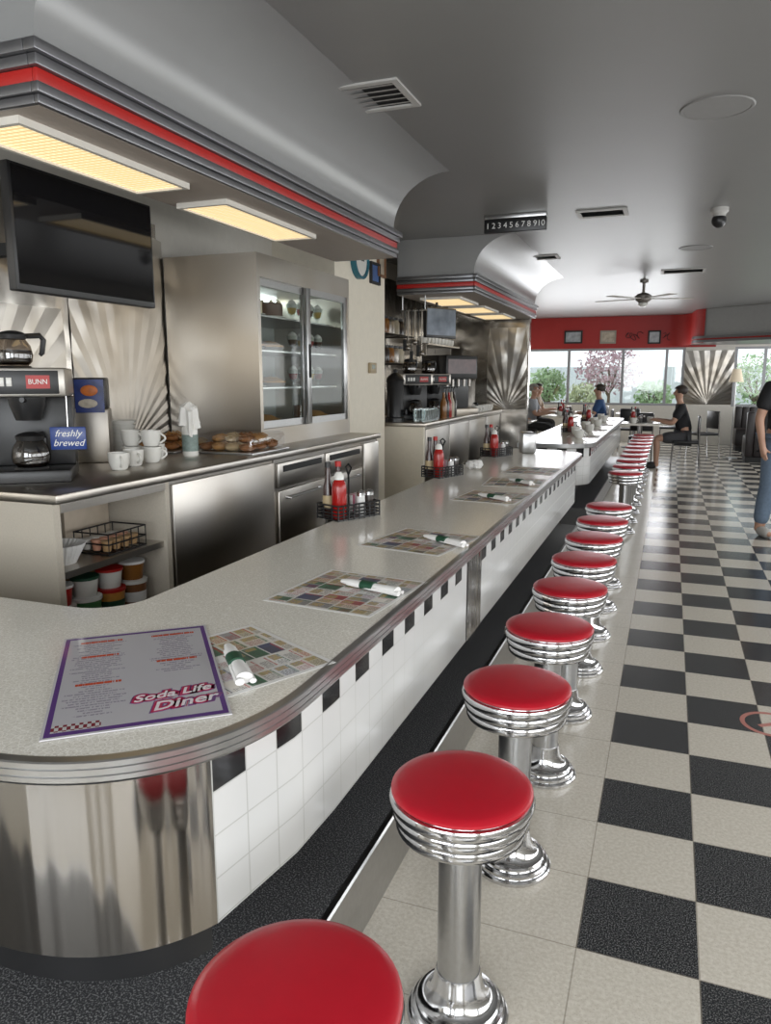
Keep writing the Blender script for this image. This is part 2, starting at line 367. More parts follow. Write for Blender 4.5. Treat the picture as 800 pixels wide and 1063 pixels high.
ribbon(front(.045,('end',)),ZP,ZQ).build('corner_panel',corner,cb,cb)
IN2=[(-1.40,1.75)]+arc(-1.57,1.75,.17,0,-90,8)[1:]+[(-3.2,1.58)]
MB().prism(front(.085,ALL,True)+IN2,ZP+.002,ZQ).build('carcass',blackm,cb,cb)
MB().prism(front(.3,ALL)+IN2,.0,ZP).build('kick_base',blackm,cb,cb)
ribbon(front(.075,('corner',)),.35,ZP).build('kick_plate',black,cb,cb)
st=thing('foot_step','dark speckled terrazzo foot step with metal nosing along the near counter','step',(-.84,3.5,0))
outer=[(-3.2,.3)]+arc(-1.1,.7,.4,-90,0)+[(-.70,6.7)]
MB().prism(outer+[(-.97,6.7)]+list(reversed([p for p in front(.29,('corner','a','f','b')) if p[1]<6.55])),0,.2).build('slab',m_terr,st,st)
def noz(o): return [(-3.2,.3+o)]+arc(-1.1,.7,.4-o,-90,0)+[(-.70-o,6.7)]
sweep(noz,[(.015,.2),(.015,.202),(0,.203),(-.005,.198),(-.005,.10),(-.003,.095),(-.003,.0)]).build('metal_nosing',chromer,st,st)
def f2(o): return [(-1.42,7.5+o)]+arc(-1.03,7.85,.35-o,-90,0)+arc(-1.03,12.65,.35-o,0,90)+[(-1.42,13.0-o)]
c2=thing('worktop','farther speckled countertop beyond the gap in the counter line','countertop',(-1.05,10.2,.805))
MB().prism(f2(.006),.808,.85).build('slab',m_lam,c2,c2); sweep(f2,RIM).build('metal_rim',alum,c2,c2)
c2b=thing('diner_counter','tiled counter front under the farther countertop','counter',(-1.05,10.2,0))
ribbon(f2(.045),ZP,ZQ).build('tile_panel',m_tile,c2b,c2b); MB().prism(f2(.06),ZP+.002,ZQ).build('carcass',blackm,c2b,c2b); MB().prism(f2(.3),0,ZP).build('kick_base',blackm,c2b,c2b)
s2=thing('foot_step','dark terrazzo foot step along the farther counter','step',(-.84,10.2,0))
MB().box(-.97,-.70,7.6,12.9,0,.2).build('slab',m_terr,s2,s2,smooth=False); MB().box(-.703,-.69,7.6,12.9,.03,.204).build('metal_nosing',chromer,s2,s2,smooth=False)
# ------------------------------------------------------------ stools
def stool(loc,label):
    t=thing('counter_stool',label,'stool',loc,0,'red stools along the counter')
    MB().lathe([(0,0),(.118,0),(.121,.004),(.121,.013),(.117,.017),(.112,.018),(.112,.029),(.108,.033),(.1,.034),(.1,.044),(.096,.048),(.084,.05),(.076,.056),(.066,.07),(.059,.09),(.055,.115),(.052,.125),(0,.125)],n=40).build('base',chrome,t)
    MB().lathe([(0,.125),(.05,.125),(.05,.49),(0,.49)],n=32).build('post',chromer,t)
    pr=[(0,.485),(.07,.485),(.075,.478),(.135,.492)]
    for i in range(3):
        r=.146+.0075*i; z=.494+.03*i; pr+=[(r-.006,z),(r+.001,z+.003),(r+.003,z+.008),(r+.003,z+.019),(r,z+.025),(r-.008,z+.028)]
    pr+=[(.155,.586),(0,.586)]
    MB().lathe(pr,n=48).build('seat_ring',chrome,t)
    MB().lathe([(0,.584),(.156,.584),(.160,.588),(.159,.593),(.154,.598),(.142,.602),(.12,.605),(.07,.608),(0,.609)],n=48).build('cushion',red,t)
    return t
spos=[(-.465,.85),(-.385,1.5),(-.375,2.1),(-.366,2.68),(-.36,3.24),(-.358,3.79),(-.36,4.34),(-.36,4.9),(-.362,5.48)]
s0=stool((*spos[0],0),'red vinyl chrome stool nearest the camera, cut off by bottom edge')
for k in range(1,9): dup(s0,(*spos[k],0),'red vinyl chrome stool, %s from the camera along the near counter'%ORD[k])
for k in range(10): dup(s0,(-.36,7.5+.57*k,0),'small distant red stool, %s along the farther counter'%ORD[k])
# ------------------------------------------------------------ back counter
ZB=1.03
bc=tag(MB().box(XL+.005,-2.3,2.3,5.95,.99,ZB,.006).build('worktop',steelm),'stainless steel back counter worktop under the television','countertop')
oc=thing('open_cabinet','cream sided open shelf cabinet below the coffee brewer','cabinet',(-2.8,2.7,0))
for y0 in (2.3,3.02): MB().box(-3.32,-2.32,y0,y0+.035,0,.99).build('side_panel',m_lamv,oc,oc,smooth=False)
for z in (.33,.66): MB().box(-3.30,-2.34,2.335,3.02,z,z+.03).build('shelf',steelm,oc,oc,smooth=False)
MB().box(-3.32,-3.30,2.335,3.02,.0,.99).build('back_panel',blackm,oc,oc,smooth=False)
MB().box(-2.33,-2.315,2.335,3.02,.95,.99).build('top_rail',steelm,oc,oc,smooth=False)
sc=thing('steel_cabinet','plain stainless steel cabinet right of the open shelves','cabinet',(-2.8,3.6,0))
MB().box(-3.32,-2.33,3.06,4.12,.0,.988).build('body',steeld,sc,sc,smooth=False); MB().box(-2.33,-2.312,3.075,4.105,.06,.97,.004).build('door',steelm,sc,sc)
uc=thing('undercounter_refrigerator','stainless undercounter refrigerator with drawers below the glass case','refrigerator',(-2.8,4.85,0))
MB().box(-3.32,-2.33,4.13,5.58,.0,.988).build('body',steeld,uc,uc,smooth=False)
for y0 in (4.16,4.87):
    d=MB().box(-2.33,-2.308,y0,y0+.68,.1,.78,.006).build('door',steelm,uc,uc)
    MB().tube([(-2.31,y0+.1,.73),(-2.28,y0+.1,.73),(-2.28,y0+.58,.73),(-2.31,y0+.58,.73)],.009,8).build('handle',chromer,d,uc)
    d=MB().box(-2.33,-2.308,y0,y0+.68,.8,.96,.006).build('drawer',steelm,uc,uc)
    MB().box(-2.31,-2.3,y0+.06,y0+.62,.9,.94,.003).build('handle',blackm,d,uc)
ec=thing('end_cabinet','narrow stainless cabinet at the far end of the back counter','cabinet',(-2.8,5.77,0))
MB().box(-3.32,-2.33,5.59,5.93,.0,.988).build('body',steeld,ec,ec,smooth=False); MB().box(-2.33,-2.31,5.6,5.92,.06,.97,.004).build('door',steelm,ec,ec)
tag(MB().box(XL+.001,XL+.008,.5,4.4,ZB+.001,2.52).build('backsplash_panel',steelw,smooth=False),'wavy polished steel wall sheet behind the television','wall panel')
def sunburst(name,label,axis,fix,c,zb,hw,h,n=20,d=.006):
    b=MB(); pts=[]
    for i in range(2*n+1):
        a=PI*i/(2*n); ca,sa=cos(a),sin(a)
        k=min(hw/abs(ca) if abs(ca)>1e-6 else 9e9,h/sa if sa>1e-6 else 9e9)
        dd=.002+d if i%2 else .002
        u=c+ca*k; z=zb+sa*k
        pts.append((fix+dd,u,z) if axis=='x' else (u,fix-dd,z))
    cc=(fix+.003,c,zb) if axis=='x' else (c,fix-.003,zb)
    for p,q in zip(pts,pts[1:]): b.poly([cc,p,q])
    return tag(b.build(name,steelf,smooth=False),label,'wall panel')
sunburst('sunburst_panel','embossed steel sunburst on the wall below the television','x',XL+.009,2.75,ZB+.001,.75,.86)
sunburst('sunburst_panel','embossed steel sunburst on the wall beside the refrigerator case','x',XL+.009,4.0,ZB+.001,.45,1.4)
# refrigerator case
FY0,FY1,FXF,FXB,FZ1=4.44,5.95,-2.59,-3.32,2.31
fr=thing('refrigerator_case','stainless refrigerator case with two sliding glass doors on back counter','refrigerator',(-2.95,5.2,ZB))
b=MB(); b.box(FXB,FXF,FY0,FY0+.04,ZB,FZ1); b.box(FXB,FXF,FY1-.04,FY1,ZB,FZ1); b.box(FXB,FXF,FY0+.04,FY1-.04,FZ1-.15,FZ1); b.box(FXB,FXF,FY0+.04,FY1-.04,ZB,ZB+.12); b.build('body',steelm,fr,fr,smooth=False)
liner=mat('grey_liner',(.5,.53,.52),.4)
MB().box(FXB,FXB+.03,FY0+.04,FY1-.04,ZB+.12,FZ1-.15).build('liner',liner,fr,fr,smooth=False)
for k,z in enumerate((1.42,1.68,1.92)): MB().box(FXB+.03,FXF-.1,FY0+.05,FY1-.05,z,z+.012).build('shelf',chromer,fr,fr,smooth=False)
MB().box(FXB+.05,FXB+.1,FY0+.1,FY1-.1,2.12,2.15).build('lamp_strip',mat('cool_lamp',(.9,1,1),.4,0,0,emit=6),fr,fr,smooth=False)
ym=(FY0+FY1)/2
for k,(y0,y1,x) in enumerate(((FY0+.04,ym+.03,FXF-.05),(ym-.03,FY1-.04,FXF-.015))):
    b=MB(); z0,z1=ZB+.12,FZ1-.15
    b.box(x-.015,x+.015,y0,y0+.06,z0,z1,.003); b.box(x-.015,x+.015,y1-.06,y1,z0,z1,.003); b.box(x-.015,x+.015,y0+.06,y1-.06,z0,z0+.05); b.box(x-.015,x+.015,y0+.06,y1-.06,z1-.05,z1)
    d=b.build('sliding_door',chromer,fr,fr); MB().box(x-.003,x+.003,y0+.06,y1-.06,z0+.05,z1-.05).build('pane',glassm,d,fr,smooth=False)
    MB().box(x+.015,x+.022,y0+.02,y0+.045,1.5,1.75,.002).build('handle',blackm,d,fr)
crust=mat('pie_crust',(.5,.27,.09),.6,0,.3,40); frost=mat('cream_frosting',(.7,.6,.42),.5,0,.1,30); choc=mat('chocolate',(.09,.035,.015),.4,0,.3,30)
def pie(label,loc):
    t=thing('pie',label,'pie',loc,0,'desserts in the refrigerator case')
    MB().lathe([(0,0),(.1,0),(.125,.03),(.12,.03),(.1,.006),(0,.006)]).build('tin',chromer,t)
    MB().lathe([(0,.007),(.098,.007),(.116,.03),(.12,.042),(.105,.046),(.06,.07),(0,.078)]).build('filling',crust,t); return t
p0=pie('golden pie on middle shelf behind the left glass door',(-2.84,4.72,1.692))
for loc,l in (((-2.84,5.0,1.692),'golden pie beside the center post on the middle shelf'),((-2.84,4.64,1.152),'golden pie at left on the floor of the case'),((-2.84,4.92,1.152),'golden pie at center on the floor of the case'),((-2.84,5.02,1.432),'golden pie on the bottom wire shelf of the case'),((-2.84,5.75,1.152),'golden pie at right end on the floor of the case')): dup(p0,loc,l)
def cake(label,loc,m):
    t=thing('cake',label,'cake',loc,0,'desserts in the refrigerator case')
    MB().lathe([(0,0),(.06,0),(.13,.01),(.13,.014),(0,.014)]).build('plate',white,t)
    MB().lathe([(0,.014),(.105,.014),(.108,.02),(.108,.1),(.1,.11),(0,.11)]).build('layers',m,t); b=MB()
    for k in range(8): b.sph((.085*cos(k*PI/4),.085*sin(k*PI/4),.113),.016,nu=10,nv=6)
    b.build('rosettes',frost,t); return t
cake('pale frosted cake on the top shelf of the refrigerator case',(-2.84,4.72,1.932),frost); cake('dark chocolate cake on the top shelf beside center post',(-2.84,5.02,1.932),choc); cake('dark chocolate cake on the bottom wire shelf of the case',(-2.84,4.7,1.432),choc)
def goblet(label,loc,m):
    t=thing('dessert_glass',label,'glass',loc,0,'dessert glasses in the refrigerator case')
    MB().lathe([(0,0),(.04,0),(.04,.005),(.008,.012),(.008,.03),(.034,.05),(.05,.13),(.047,.13),(.028,.055),(0,.04)],n=18).build('bowl',glassm,t)
    MB().lathe([(0,.048),(.025,.058),(.038,.10),(0,.10)],n=18).build('pudding',m,t); MB().lathe([(0,.1005),(.036,.1005),(.04,.125),(.025,.15),(0,.165)],n=18).build('whipped_topping',white,t); return t
pudm=[mat('strawberry',(.4,.05,.05),.3),choc,mat('custard',(.6,.4,.1),.3)]
for zi,(z,zn) in enumerate(((1.432,'bottom'),(1.692,'middle'),(1.932,'top'))):
    for q,y in enumerate((5.32,5.47,5.62,5.77)): goblet('dessert glass with %s filling on the %s shelf, %s from the center post'%(('red','chocolate','yellow')[(q+zi)%3],zn,ORD[q]),(-2.8,y,z),pudm[(q+zi)%3])
pj=thing('glass_pitcher','glass pitcher on the floor of the case behind right door','pitcher',(-2.8,5.45,1.152))
MB().lathe([(0,0),(.06,0),(.075,.03),(.07,.14),(.06,.19),(.068,.21),(.064,.21),(.055,.19),(.066,.14),(.07,.03),(0,.01)],n=24).build('jug',glassm,pj); MB().lathe([(0,.012),(.066,.03),(.064,.13),(0,.13)],n=24).build('drink',mat('iced_tea',(.2,.07,.015),.2),pj)
# ------------------------------------------------------------ television
def tv(label,x,y0,y1,z0,z1,xw,pole=None):
    t=thing('television',label,'television',(x,(y0+y1)/2,z0))
    MB().box(x-.05,x,y0,y1,z0,z1,.008).build('housing',black,t,t)
    MB().box(x,x+.002,y0+.015,y1-.015,z0+.03,z1-.015).build('screen',mat('tv_screen',(.006,.006,.007),.06,0,0) if pole is None else mat('lit_screen',(.1,.12,.15),.2,0,.8,7,emit=.3),t,t,smooth=False)
    ym=(y0+y1)/2; zm=(z0+z1)/2
    if pole is None:
        b=MB(); b.box(x-.09,x-.05,ym-.1,ym+.1,zm-.1,zm+.1); b.box(xw,x-.09,ym-.03,ym+.03,zm-.03,zm+.03); b.box(xw,xw+.02,ym-.06,ym+.06,zm-.15,zm+.15); b.build('wall_arm',blackm,t,t)
    else:
        MB().tube([(x-.05,ym,zm),(x-.08,ym,zm+.02),(x-.08,ym,pole)],.015).build('ceiling_pole',blackm,t,t)
    return t
tv('large black flat television mounted above the coffee brewer',-2.65,2.53,3.46,1.87,2.40,XL+.008)
t2=tv('small tilted television hanging beneath the second canopy',-2.46,8.02,8.5,1.94,2.27,0,2.352); t2.rotation_euler.z=R(-28)
# ------------------------------------------------------------ coffee brewer
def pot(label,loc,rz=0,coffee=True):
    t=thing('coffee_pot',label,'coffee pot',loc,rz,'glass coffee pots')
    MB().lathe([(0,0),(.06,0),(.078,.02),(.083,.05),(.075,.09),(.055,.12),(.05,.13),(.055,.14)],cap=False).build('glass_bowl',darkglass,t)
    if coffee: MB().lathe([(0,.004),(.058,.004),(.076,.022),(.08,.05),(.078,.07),(0,.07)]).build('coffee',mat('coffee',(.015,.006,.003),.1),t)
    MB().lathe([(.056,.12),(.058,.12),(.062,.14),(.05,.15),(.02,.158),(0,.158)]).build('lid',black,t)
    MB().tube([(0,-.055,.135),(0,-.12,.14),(0,-.135,.12),(0,-.125,.06),(0,-.115,.05)],[.012,.013,.013,.012,.009]).build('handle',black,t); return t
def brewer(label,loc,rz):
    t=thing('coffee_brewer',label,'coffee maker',loc,rz,'coffee brewers')
    MB().box(-.2,.2,-.22,.2,0,.06,.01).build('base',black,t)
    MB().box(-.2,.2,.05,.2,.06,.40,.008).build('tower',black,t)
    MB().box(-.2,.2,-.2,.2,.40,.535,.012).build('head',steelm,t)
    p=MB().box(-.17,.17,-.208,-.199,.415,.522,.003).build('control_panel',black,t)
    MB().box(.02,.13,-.212,-.207,.44,.50).build('red_badge',redp,p)
    for k in range(3): MB().box(-.14+.035*k,-.115+.035*k,-.214,-.207,.45,.49,.002).build('switch',white,p)
    text('lettering','BUNN',.032,white,p,(.075,-.2135,.47),(PI/2,0,0))
    MB().lathe([(0,.29),(.06,.29),(.085,.36),(.09,.40),(0,.40)],c=(0,-.09,0)).build('funnel',black,t)
    MB().tube([(0,-.17,.385),(0,-.25,.39)],.012).build('funnel_handle',black,t)
    MB().lathe([(0,.06),(.085,.06),(.08,.07),(0,.07)],c=(0,-.1,0)).build('warmer_plate',black,t)
    MB().lathe([(0,.535),(.085,.535),(.08,.545),(0,.545)],c=(-.06,.0,0)).build('warmer_plate',black,t)
    return t
br=brewer('steel coffee brewer with red and black panel below the television',Vector((-2.79,2.68,ZB)),R(38)); br.scale=(.88,.9,.96)
def loc_at(root,p): return Matrix.Translation(root.location)@Matrix.Rotation(root.rotation_euler.z,4,'Z')@Matrix.Diagonal((*root.scale,1))@Vector(p)
pot('glass coffee pot of dark coffee on the brewer base',loc_at(br,(0,-.1,.07)),R(200))
pot('glass coffee pot on the warmer on top of the brewer',loc_at(br,(-.06,0,.545)),R(150))
sg=thing('small_sign','blue hanging sign reading freshly brewed on the coffee brewer','sign',loc_at(br,(.2,-.24,.21)),R(30)); sg.scale=(.85,.85,.85)
MB().box(-.09,.09,-.004,.004,-.06,.06,.004).build('board',mat('sign_blue',(.012,.04,.2),.3),sg); text('lettering','freshly\nbrewed',.05,paper,sg,(0,-.005,0),(PI/2,0,0),.35)
MB().tube([(0,0,.06),(0,.012,.22)],.003,6).build('hanger',chrome,sg)
gr_=thing('coffee_canister','small patterned coffee dispenser behind the mugs right of the brewer','coffee dispenser',(-3.04,3.36,ZB),R(35))
MB().box(-.09,.09,-.1,.1,0,.3,.01).build('body',steeld,gr_); MB().box(-.085,.085,-.1,.09,.3,.47,.01).build('hopper',black,gr_)
MB().box(-.075,.075,-.105,-.099,.28,.46).build('picture_panel',mat('panel_blue',(.015,.03,.14),.3,0,.8,25),gr_,smooth=False); MB().sph((.0,-.105,.40),.045,.004,.03).build('orange_emblem',mat('panel_orange',(.5,.13,.015),.4,0,.5,40),gr_); MB().sph((-.01,-.106,.33),.05,.004,.025).build('white_emblem',mat('panel_pale',(.4,.36,.3),.5,0,.5,40),gr_)
# mugs
def mug(label,loc,rz=0,s=1):
    t=thing('coffee_mug',label,'mug',loc,rz,'white mugs on the back counters')
    MB().lathe([(0,0),(.032*s,0),(.04*s,.006),(.052*s,.04*s),(.055*s,.09*s),(.051*s,.09*s),(.047*s,.04*s),(.035*s,.01),(0,.009)],n=24).build('body',white,t)
    MB().tube([(.051*s+.012*s*sin(PI*k/8)*2.6-.002,0,.075*s-.055*s*k/8) for k in range(9)],.006*s,8).build('handle',white,t); return t
m0=None; mugs=[(-2.64,3.08),(-2.68,3.24),(-2.82,3.40),(-2.70,3.42),(-2.80,3.58)]
for k,(x,y) in enumerate(mugs):
    lab='white coffee mug on back counter right of brewer, %s in the lower row'%ORD[k]
    if m0 is None: m0=mug(lab,(x,y,ZB),R(-40),1.0)
    else: dup(m0,(x,y,ZB),lab,R(-60+35*k))
for k,(x,y) in enumerate([(-2.82,3.40),(-2.70,3.42)]): dup(m0,(x,y,ZB+.0902),'white coffee mug stacked on another mug, %s in the upper row'%ORD[k],R(20*k))
b0=None
def bowlstack(x,y,z,n,txt):
    global b0
    for k in range(n):
        lab='white bowl in the stack %s, %s from the bottom'%(txt,ORD[k])
        if b0 is None:
            b0=thing('soup_bowl',lab,'bowl',(x,y,z),0,'stacked bowls on the back counter')
            MB().lathe([(0,0),(.04,0),(.05,.008),(.085,.06),(.082,.06),(.045,.014),(0,.012)]).build('bowl',white,b0)
        else: dup(b0,(x,y,z+.026*k),lab)
bowlstack(-3.1,3.66,ZB,7,'behind the mugs')
sb=thing('spray_bottle','white spray bottle under a small towel left of the refrigerator case','bottle',P(198,473,z=ZB))
MB().lathe([(0,0),(.045,0),(.048,.01),(.048,.15),(.04,.19),(.018,.22),(.016,.24),(0,.24)],n=24).build('body',white,sb)
MB().lathe([(0,.24),(.02,.24),(.02,.265),(0,.265)],n=16).build('collar',mat('blue_collar',(.05,.1,.2),.5),sb); MB().box(-.02,.045,-.014,.014,.265,.30,.006).build('spray_head',paper,sb)
MB().lathe([(.0485,.03),(.0488,.03),(.0488,.13),(.0485,.13)],n=24,cap=False).build('label_band',mat('grey_label',(.2,.26,.24),.5,0,.4,60),sb)
b=MB(); n=44
def tz(k,z,am): return z-am*.16*max(0,sin(2*PI*k/n+2.2))+am*.05*cos(4*2*PI*k/n)
b.grid([[((r*(1+am*sin(6*2*PI*k/n+.7)))*cos(2*PI*k/n),(r*(1+am*sin(6*2*PI*k/n+.7)))*sin(2*PI*k/n),tz(k,z,am)) for k in range(n)] for r,z,am in [(.001,.325,0),(.014,.322,.1),(.03,.31,.14),(.05,.298,.14),(.052,.27,.2),(.05,.235,.3),(.054,.2,.4)]],closed_u=True)
o=tag(b.build('towel',mat('towel_cloth',(.75,.74,.71),.9)),'white towel draped over the spray bottle beside the mugs','towel'); o.location=sb.location
past=mat('pastry_brown',(.24,.1,.035),.25,0,.5,30); past2=mat('pastry_golden',(.38,.2,.07),.25,0,.4,30); past3=mat('pastry_pale',(.45,.34,.2),.25,0,.3,30)
tag(MB().box(-2.84,-2.36,3.94,4.41,ZB,ZB+.015,.005).build('serving_tray',chromer),'front metal tray of pastries left of the refrigerator case','tray')
tag(MB().box(-3.3,-2.88,3.86,4.41,ZB,ZB+.015,.005).build('serving_tray',chromer),'rear metal tray of pastries against the steel wall','tray')
def pastries(x0,y0,nx,ny,which,zz=.015,gx=.1,gy=.145):
    i=0
    for r in range(ny):
        for q in range(nx):
            s=random.uniform(.9,1.1); b=MB().sph((0,0,.024*s),.046*s,.066*s,.024*s,14,8)
            for w_ in range(3): b.tube([(-.033,-.04+.04*w_,.034),(0,-.03+.04*w_,.05*s),(.033,-.02+.04*w_,.034)],.005,6)
            kk=(i*2+r)%3; cn=('brown','golden','pale')[kk]
            o=tag(b.build('pastry',(past,past2,past3)[kk]),'%s pastry on the %s, %s from its front left'%(cn,which,ORD[i%12]),'pastry','pastries on the trays'); o.location=(x0-gx*q,y0+gy*r,ZB+zz); o.rotation_euler.z=random.uniform(-.3,.3); i+=1
pastries(-2.45,4.03,4,3,'front tray'); pastries(-2.97,3.96,3,3,'rear tray')
pastries(-2.5,4.1,3,2,'heap on the front tray',.06); pastries(-3.02,4.03,2,2,'heap on the rear tray',.06)
b=MB(); b.box(-2.83,-2.375,3.955,4.395,ZB+.0155,ZB+.125,.03)
for v in b.b.verts: v.co+=Vector((random.uniform(-.004,.004),random.uniform(-.003,.003),random.uniform(-.008,.004) if v.co.z>ZB+.08 else 0))
tag(b.build('plastic_wrap',glass('film_wrap',(.96,.96,.96),.14)),'clear plastic wrap over the front pastry tray','wrap')
# shelf items
fl=thing('coffee_filter_stack','stack of fluted white coffee filters on the upper open shelf','coffee filters',(-2.48,2.48,.69))
b=MB(); n=60
b.grid([[(r*(1+.06*(k%2))*cos(2*PI*k/n),r*(1+.06*(k%2))*sin(2*PI*k/n),z) for k in range(n)] for r,z in [(.001,0),(.06,0),(.105,.09),(.1,.09),(.05,.05),(.001,.05)]],closed_u=True); b.build('filters',paper,fl)
def basket(label,loc):
    t=thing('wire_basket',label,'basket',loc)
    b=MB()
    for z in (.004,.05,.1): b.tube([(-.1,-.13,z),(.1,-.13,z),(.1,.13,z),(-.1,.13,z)],.004,6,closed=True)
    for k in range(6):
        y=-.13+.052*k
        b.tube([(-.1,y,.1),(-.1,y,.004),(.1,y,.004),(.1,y,.1)],.003,6)
    b.build('wires',black,t); return t
basket('black wire basket of creamers on the upper open shelf',(-2.47,2.79,.69))
for k in range(12):
    t=thing('creamer_cup','small creamer cup in wire basket, %s from the front'%ORD[k],'creamer',(-2.535+.06*(k%3),2.70+.06*(k//3),.702),0,'creamer cups in the basket')
    MB().lathe([(0,0),(.018,0),(.025,.045),(.028,.045),(.028,.05),(0,.05)],n=14).build('cup',[white,mat('peach_cup',(.6,.3,.2),.5),mat('tan_cup',(.4,.25,.12),.5)][k%3],t)
def carton(label,x0,x1,y0,y1,z0,z1,col):
    t=thing('carton',label,'box',((x0+x1)/2,(y0+y1)/2,z0),0,'cartons on the open shelves')
    MB().box(x0,x1,y0,y1,z0,z1,.003).build('box',mat('carton_'+str(col),col,.6,0,.2,12),t,t); MB().box(x0+.02,x1-.02,y0-.0006,y1+.0006,z0+.03,z1-.05).build('label_print',paper,t,t,smooth=False)
carton('dark brown carton at the back of the upper open shelf',-3.0,-2.66,2.36,2.6,.69,.87,(.08,.05,.035)); carton('pale carton behind the creamer basket on the upper shelf',-2.95,-2.64,2.68,2.98,.69,.9,(.45,.38,.3))
carton('red carton behind the tubs on the lower open shelf',-3.1,-2.76,2.36,2.66,.36,.6,(.3,.03,.02)); carton('tan carton behind the tubs at right of lower shelf',-3.1,-2.76,2.7,2.99,.36,.58,(.35,.22,.1))
cols=[('red',(.4,.02,.015)),('white',(.6,.6,.58)),('green',(.06,.2,.07)),('red',(.36,.03,.03)),('orange',(.55,.25,.05)),('white',(.6,.58,.5)),('brown',(.2,.08,.03)),('red',(.42,.07,.04))]
for k,(cn,cc) in enumerate(cols):
    t=thing('food_tub','%s labelled tub on lower open shelf, %s from the left'%(cn,ORD[k//2])+(' in front' if k%2==0 else ' behind'),'tub',(-2.45 if k%2==0 else -2.64,2.42+.16*(k//2),.36),0,'tubs on the lower open shelf')
    MB().lathe([(0,0),(.055,0),(.068,.14),(0,.14)],n=24).build('body',mat('tub_'+cn+str(k),cc,.4,0,.2,30),t); MB().lathe([(0,.14),(.072,.14),(.072,.155),(.06,.158),(0,.158)],n=24).build('lid',[white,redp,paper][k%3],t)
    MB().lathe([(.0625,.05),(.0665,.1)],n=24,cap=False).build('label_band',[paper,greenb,paper][k%3],t)
for k in range(4):
    t=thing('food_tub','%s lidded tub stacked on another tub, %s from the left'%(('red','white','white','amber')[k],ORD[k]),'tub',(-2.45,2.42+.16*k,.518),0,'tubs on the lower open shelf')
    MB().lathe([(0,0),(.05,0),(.06,.08),(0,.08)],n=24).build('body',[redp,white,white,mat('amber_jar',(.22,.09,.02),.2)][k],t); MB().lathe([(0,.08),(.064,.08),(.064,.092),(0,.094)],n=24).build('lid',[paper,greenb,redp,paper][k],t)
# ------------------------------------------------------------ things on the front counter
ZT=.8505
def flat(name,label,cat,loc,rz,w,hh,m,h=.0012,group=None):
    t=thing(name,label,cat,loc,rz,group)
    b=MB(); b.box(-w/2,w/2,-hh/2,hh/2,0,h); uv=b.b.loops.layers.uv.new('UVMap')
    for f in b.b.faces:
        for l in f.loops: l[uv].uv=(l.vert.co.x/w+.5,l.vert.co.y/hh+.5)
    b.build('sheet',m,t,smooth=False); return t
w,hh=.345,.56
mn=flat('menu','large laminated grey menu with purple border and red logo on counter corner','menu',(-1.072,1.268,ZT+.001),R(39.5),w,hh,m_menu,.0025)
pink=mat('logo_pink_red',(.42,.012,.08),.3); pal=mat('logo_script_pale',(.72,.68,.7),.3); pur=mat('logo_purple',(.12,.05,.2),.3)
for nm,s,sz,x_,y_ in (('lettering','Soda Life',w*.125,w*.19,-hh*.255),('lettering','Diner',w*.16,w*.25,-hh*.345)):
    text('logo_outline',s,sz,pur,mn,(x_,y_,.0026),(0,0,R(8)),.35,ext=.0001,bold=.0085)
    text('logo_badge',s,sz,pink,mn,(x_,y_,.0028),(0,0,R(8)),.35,ext=.0001,bold=.0062)
    text(nm,s,sz,pal,mn,(x_,y_,.003),(0,0,R(8)),.35,ext=.0001,bold=.0008)
GP='printed placemats along the counter'
flat('paper_placemat','colourful printed paper placemat partly under the large menu','placemat',(-.936,1.385,ZT),R(-27),.36,.40,m_mat,.0008,GP)
flat('paper_placemat','colourful printed paper placemat, second along the counter','placemat',(-.893,2.03,ZT),R(-6),.36,.40,m_mat,.0008,GP)
flat('paper_placemat','colourful printed paper placemat, third along the counter','placemat',(-.905,2.79,ZT),R(-10),.36,.40,m_mat,.0008,GP)
for k,(u,v) in enumerate([(514,516),(540,501),(562,489)]):
    p=P(u,v,z=ZT); flat('paper_placemat','colourful printed paper placemat, %s along the counter'%ORD[3+k],'placemat',(min(-.885,max(-.95,p.x)),p.y,ZT),R([-5,4,-3][k]),.36,.40,m_mat,.0008,GP)
def roll(label,u0,v0,u1,v1):
    a=P(u0,v0,z=ZT+.014); b_=P(u1,v1,z=ZT+.014); d=b_-a; L=max(.18,min(.21,d.length)); c=(a+b_)/2
    t=thing('napkin_roll',label,'napkin',(c.x,c.y,ZT+.001),math.atan2(d.y,d.x),'rolled napkins with green bands')
    rr=[.009,.014,.0165,.0165,.015,.015,.0165,.0175,.018]
    b=MB().tube([(-L/2+L*k/8,.0015*(k%2),.018) for k in range(9)],rr,16); b.tube([(-L/2+.01,.012,.009),(0,.015,.011),(L/2+.008,.017,.009)],[.005,.008,.008],8)
    b.tube([(-L/2+.03,-.009,.014),(L/2+.012,-.012,.013)],[.007,.011],8)
    for v in b.b.verts: v.co.z=.0004+v.co.z*.72
    b.build('napkin',paper,t)
    b=MB().tube([(-.026,0,.018),(.02,0,.018)],[.0195,.0195],18)
    for v in b.b.verts: v.co.z=.0012+v.co.z*.72
    b.build('paper_band',greenb,t); return t
roll('white napkin roll with green band beside the large menu',233,664,258,712)
roll('white napkin roll with green band on second placemat',350,602,418,615)
roll('white napkin roll with green band on third placemat',436,555,486,566)
roll('white napkin roll with green band on fourth placemat',497,513,526,518)
roll('white napkin roll with green band on fifth placemat',527,497,553,502)
b=MB()
for k in range(5): b.sph((.03*cos(k*1.9),.03*sin(k*1.9),.03),.035,.03,.03,10,6)
for v in b.b.verts: v.co+=Vector((random.uniform(-.008,.008),random.uniform(-.008,.008),random.uniform(-.001,.01)))
o=tag(b.build('crumpled_napkin',mat('tissue',(.75,.74,.72),.8),smooth=False),'crumpled white napkin near the middle condiment caddy','napkin'); o.location=P(492,487,z=ZT)
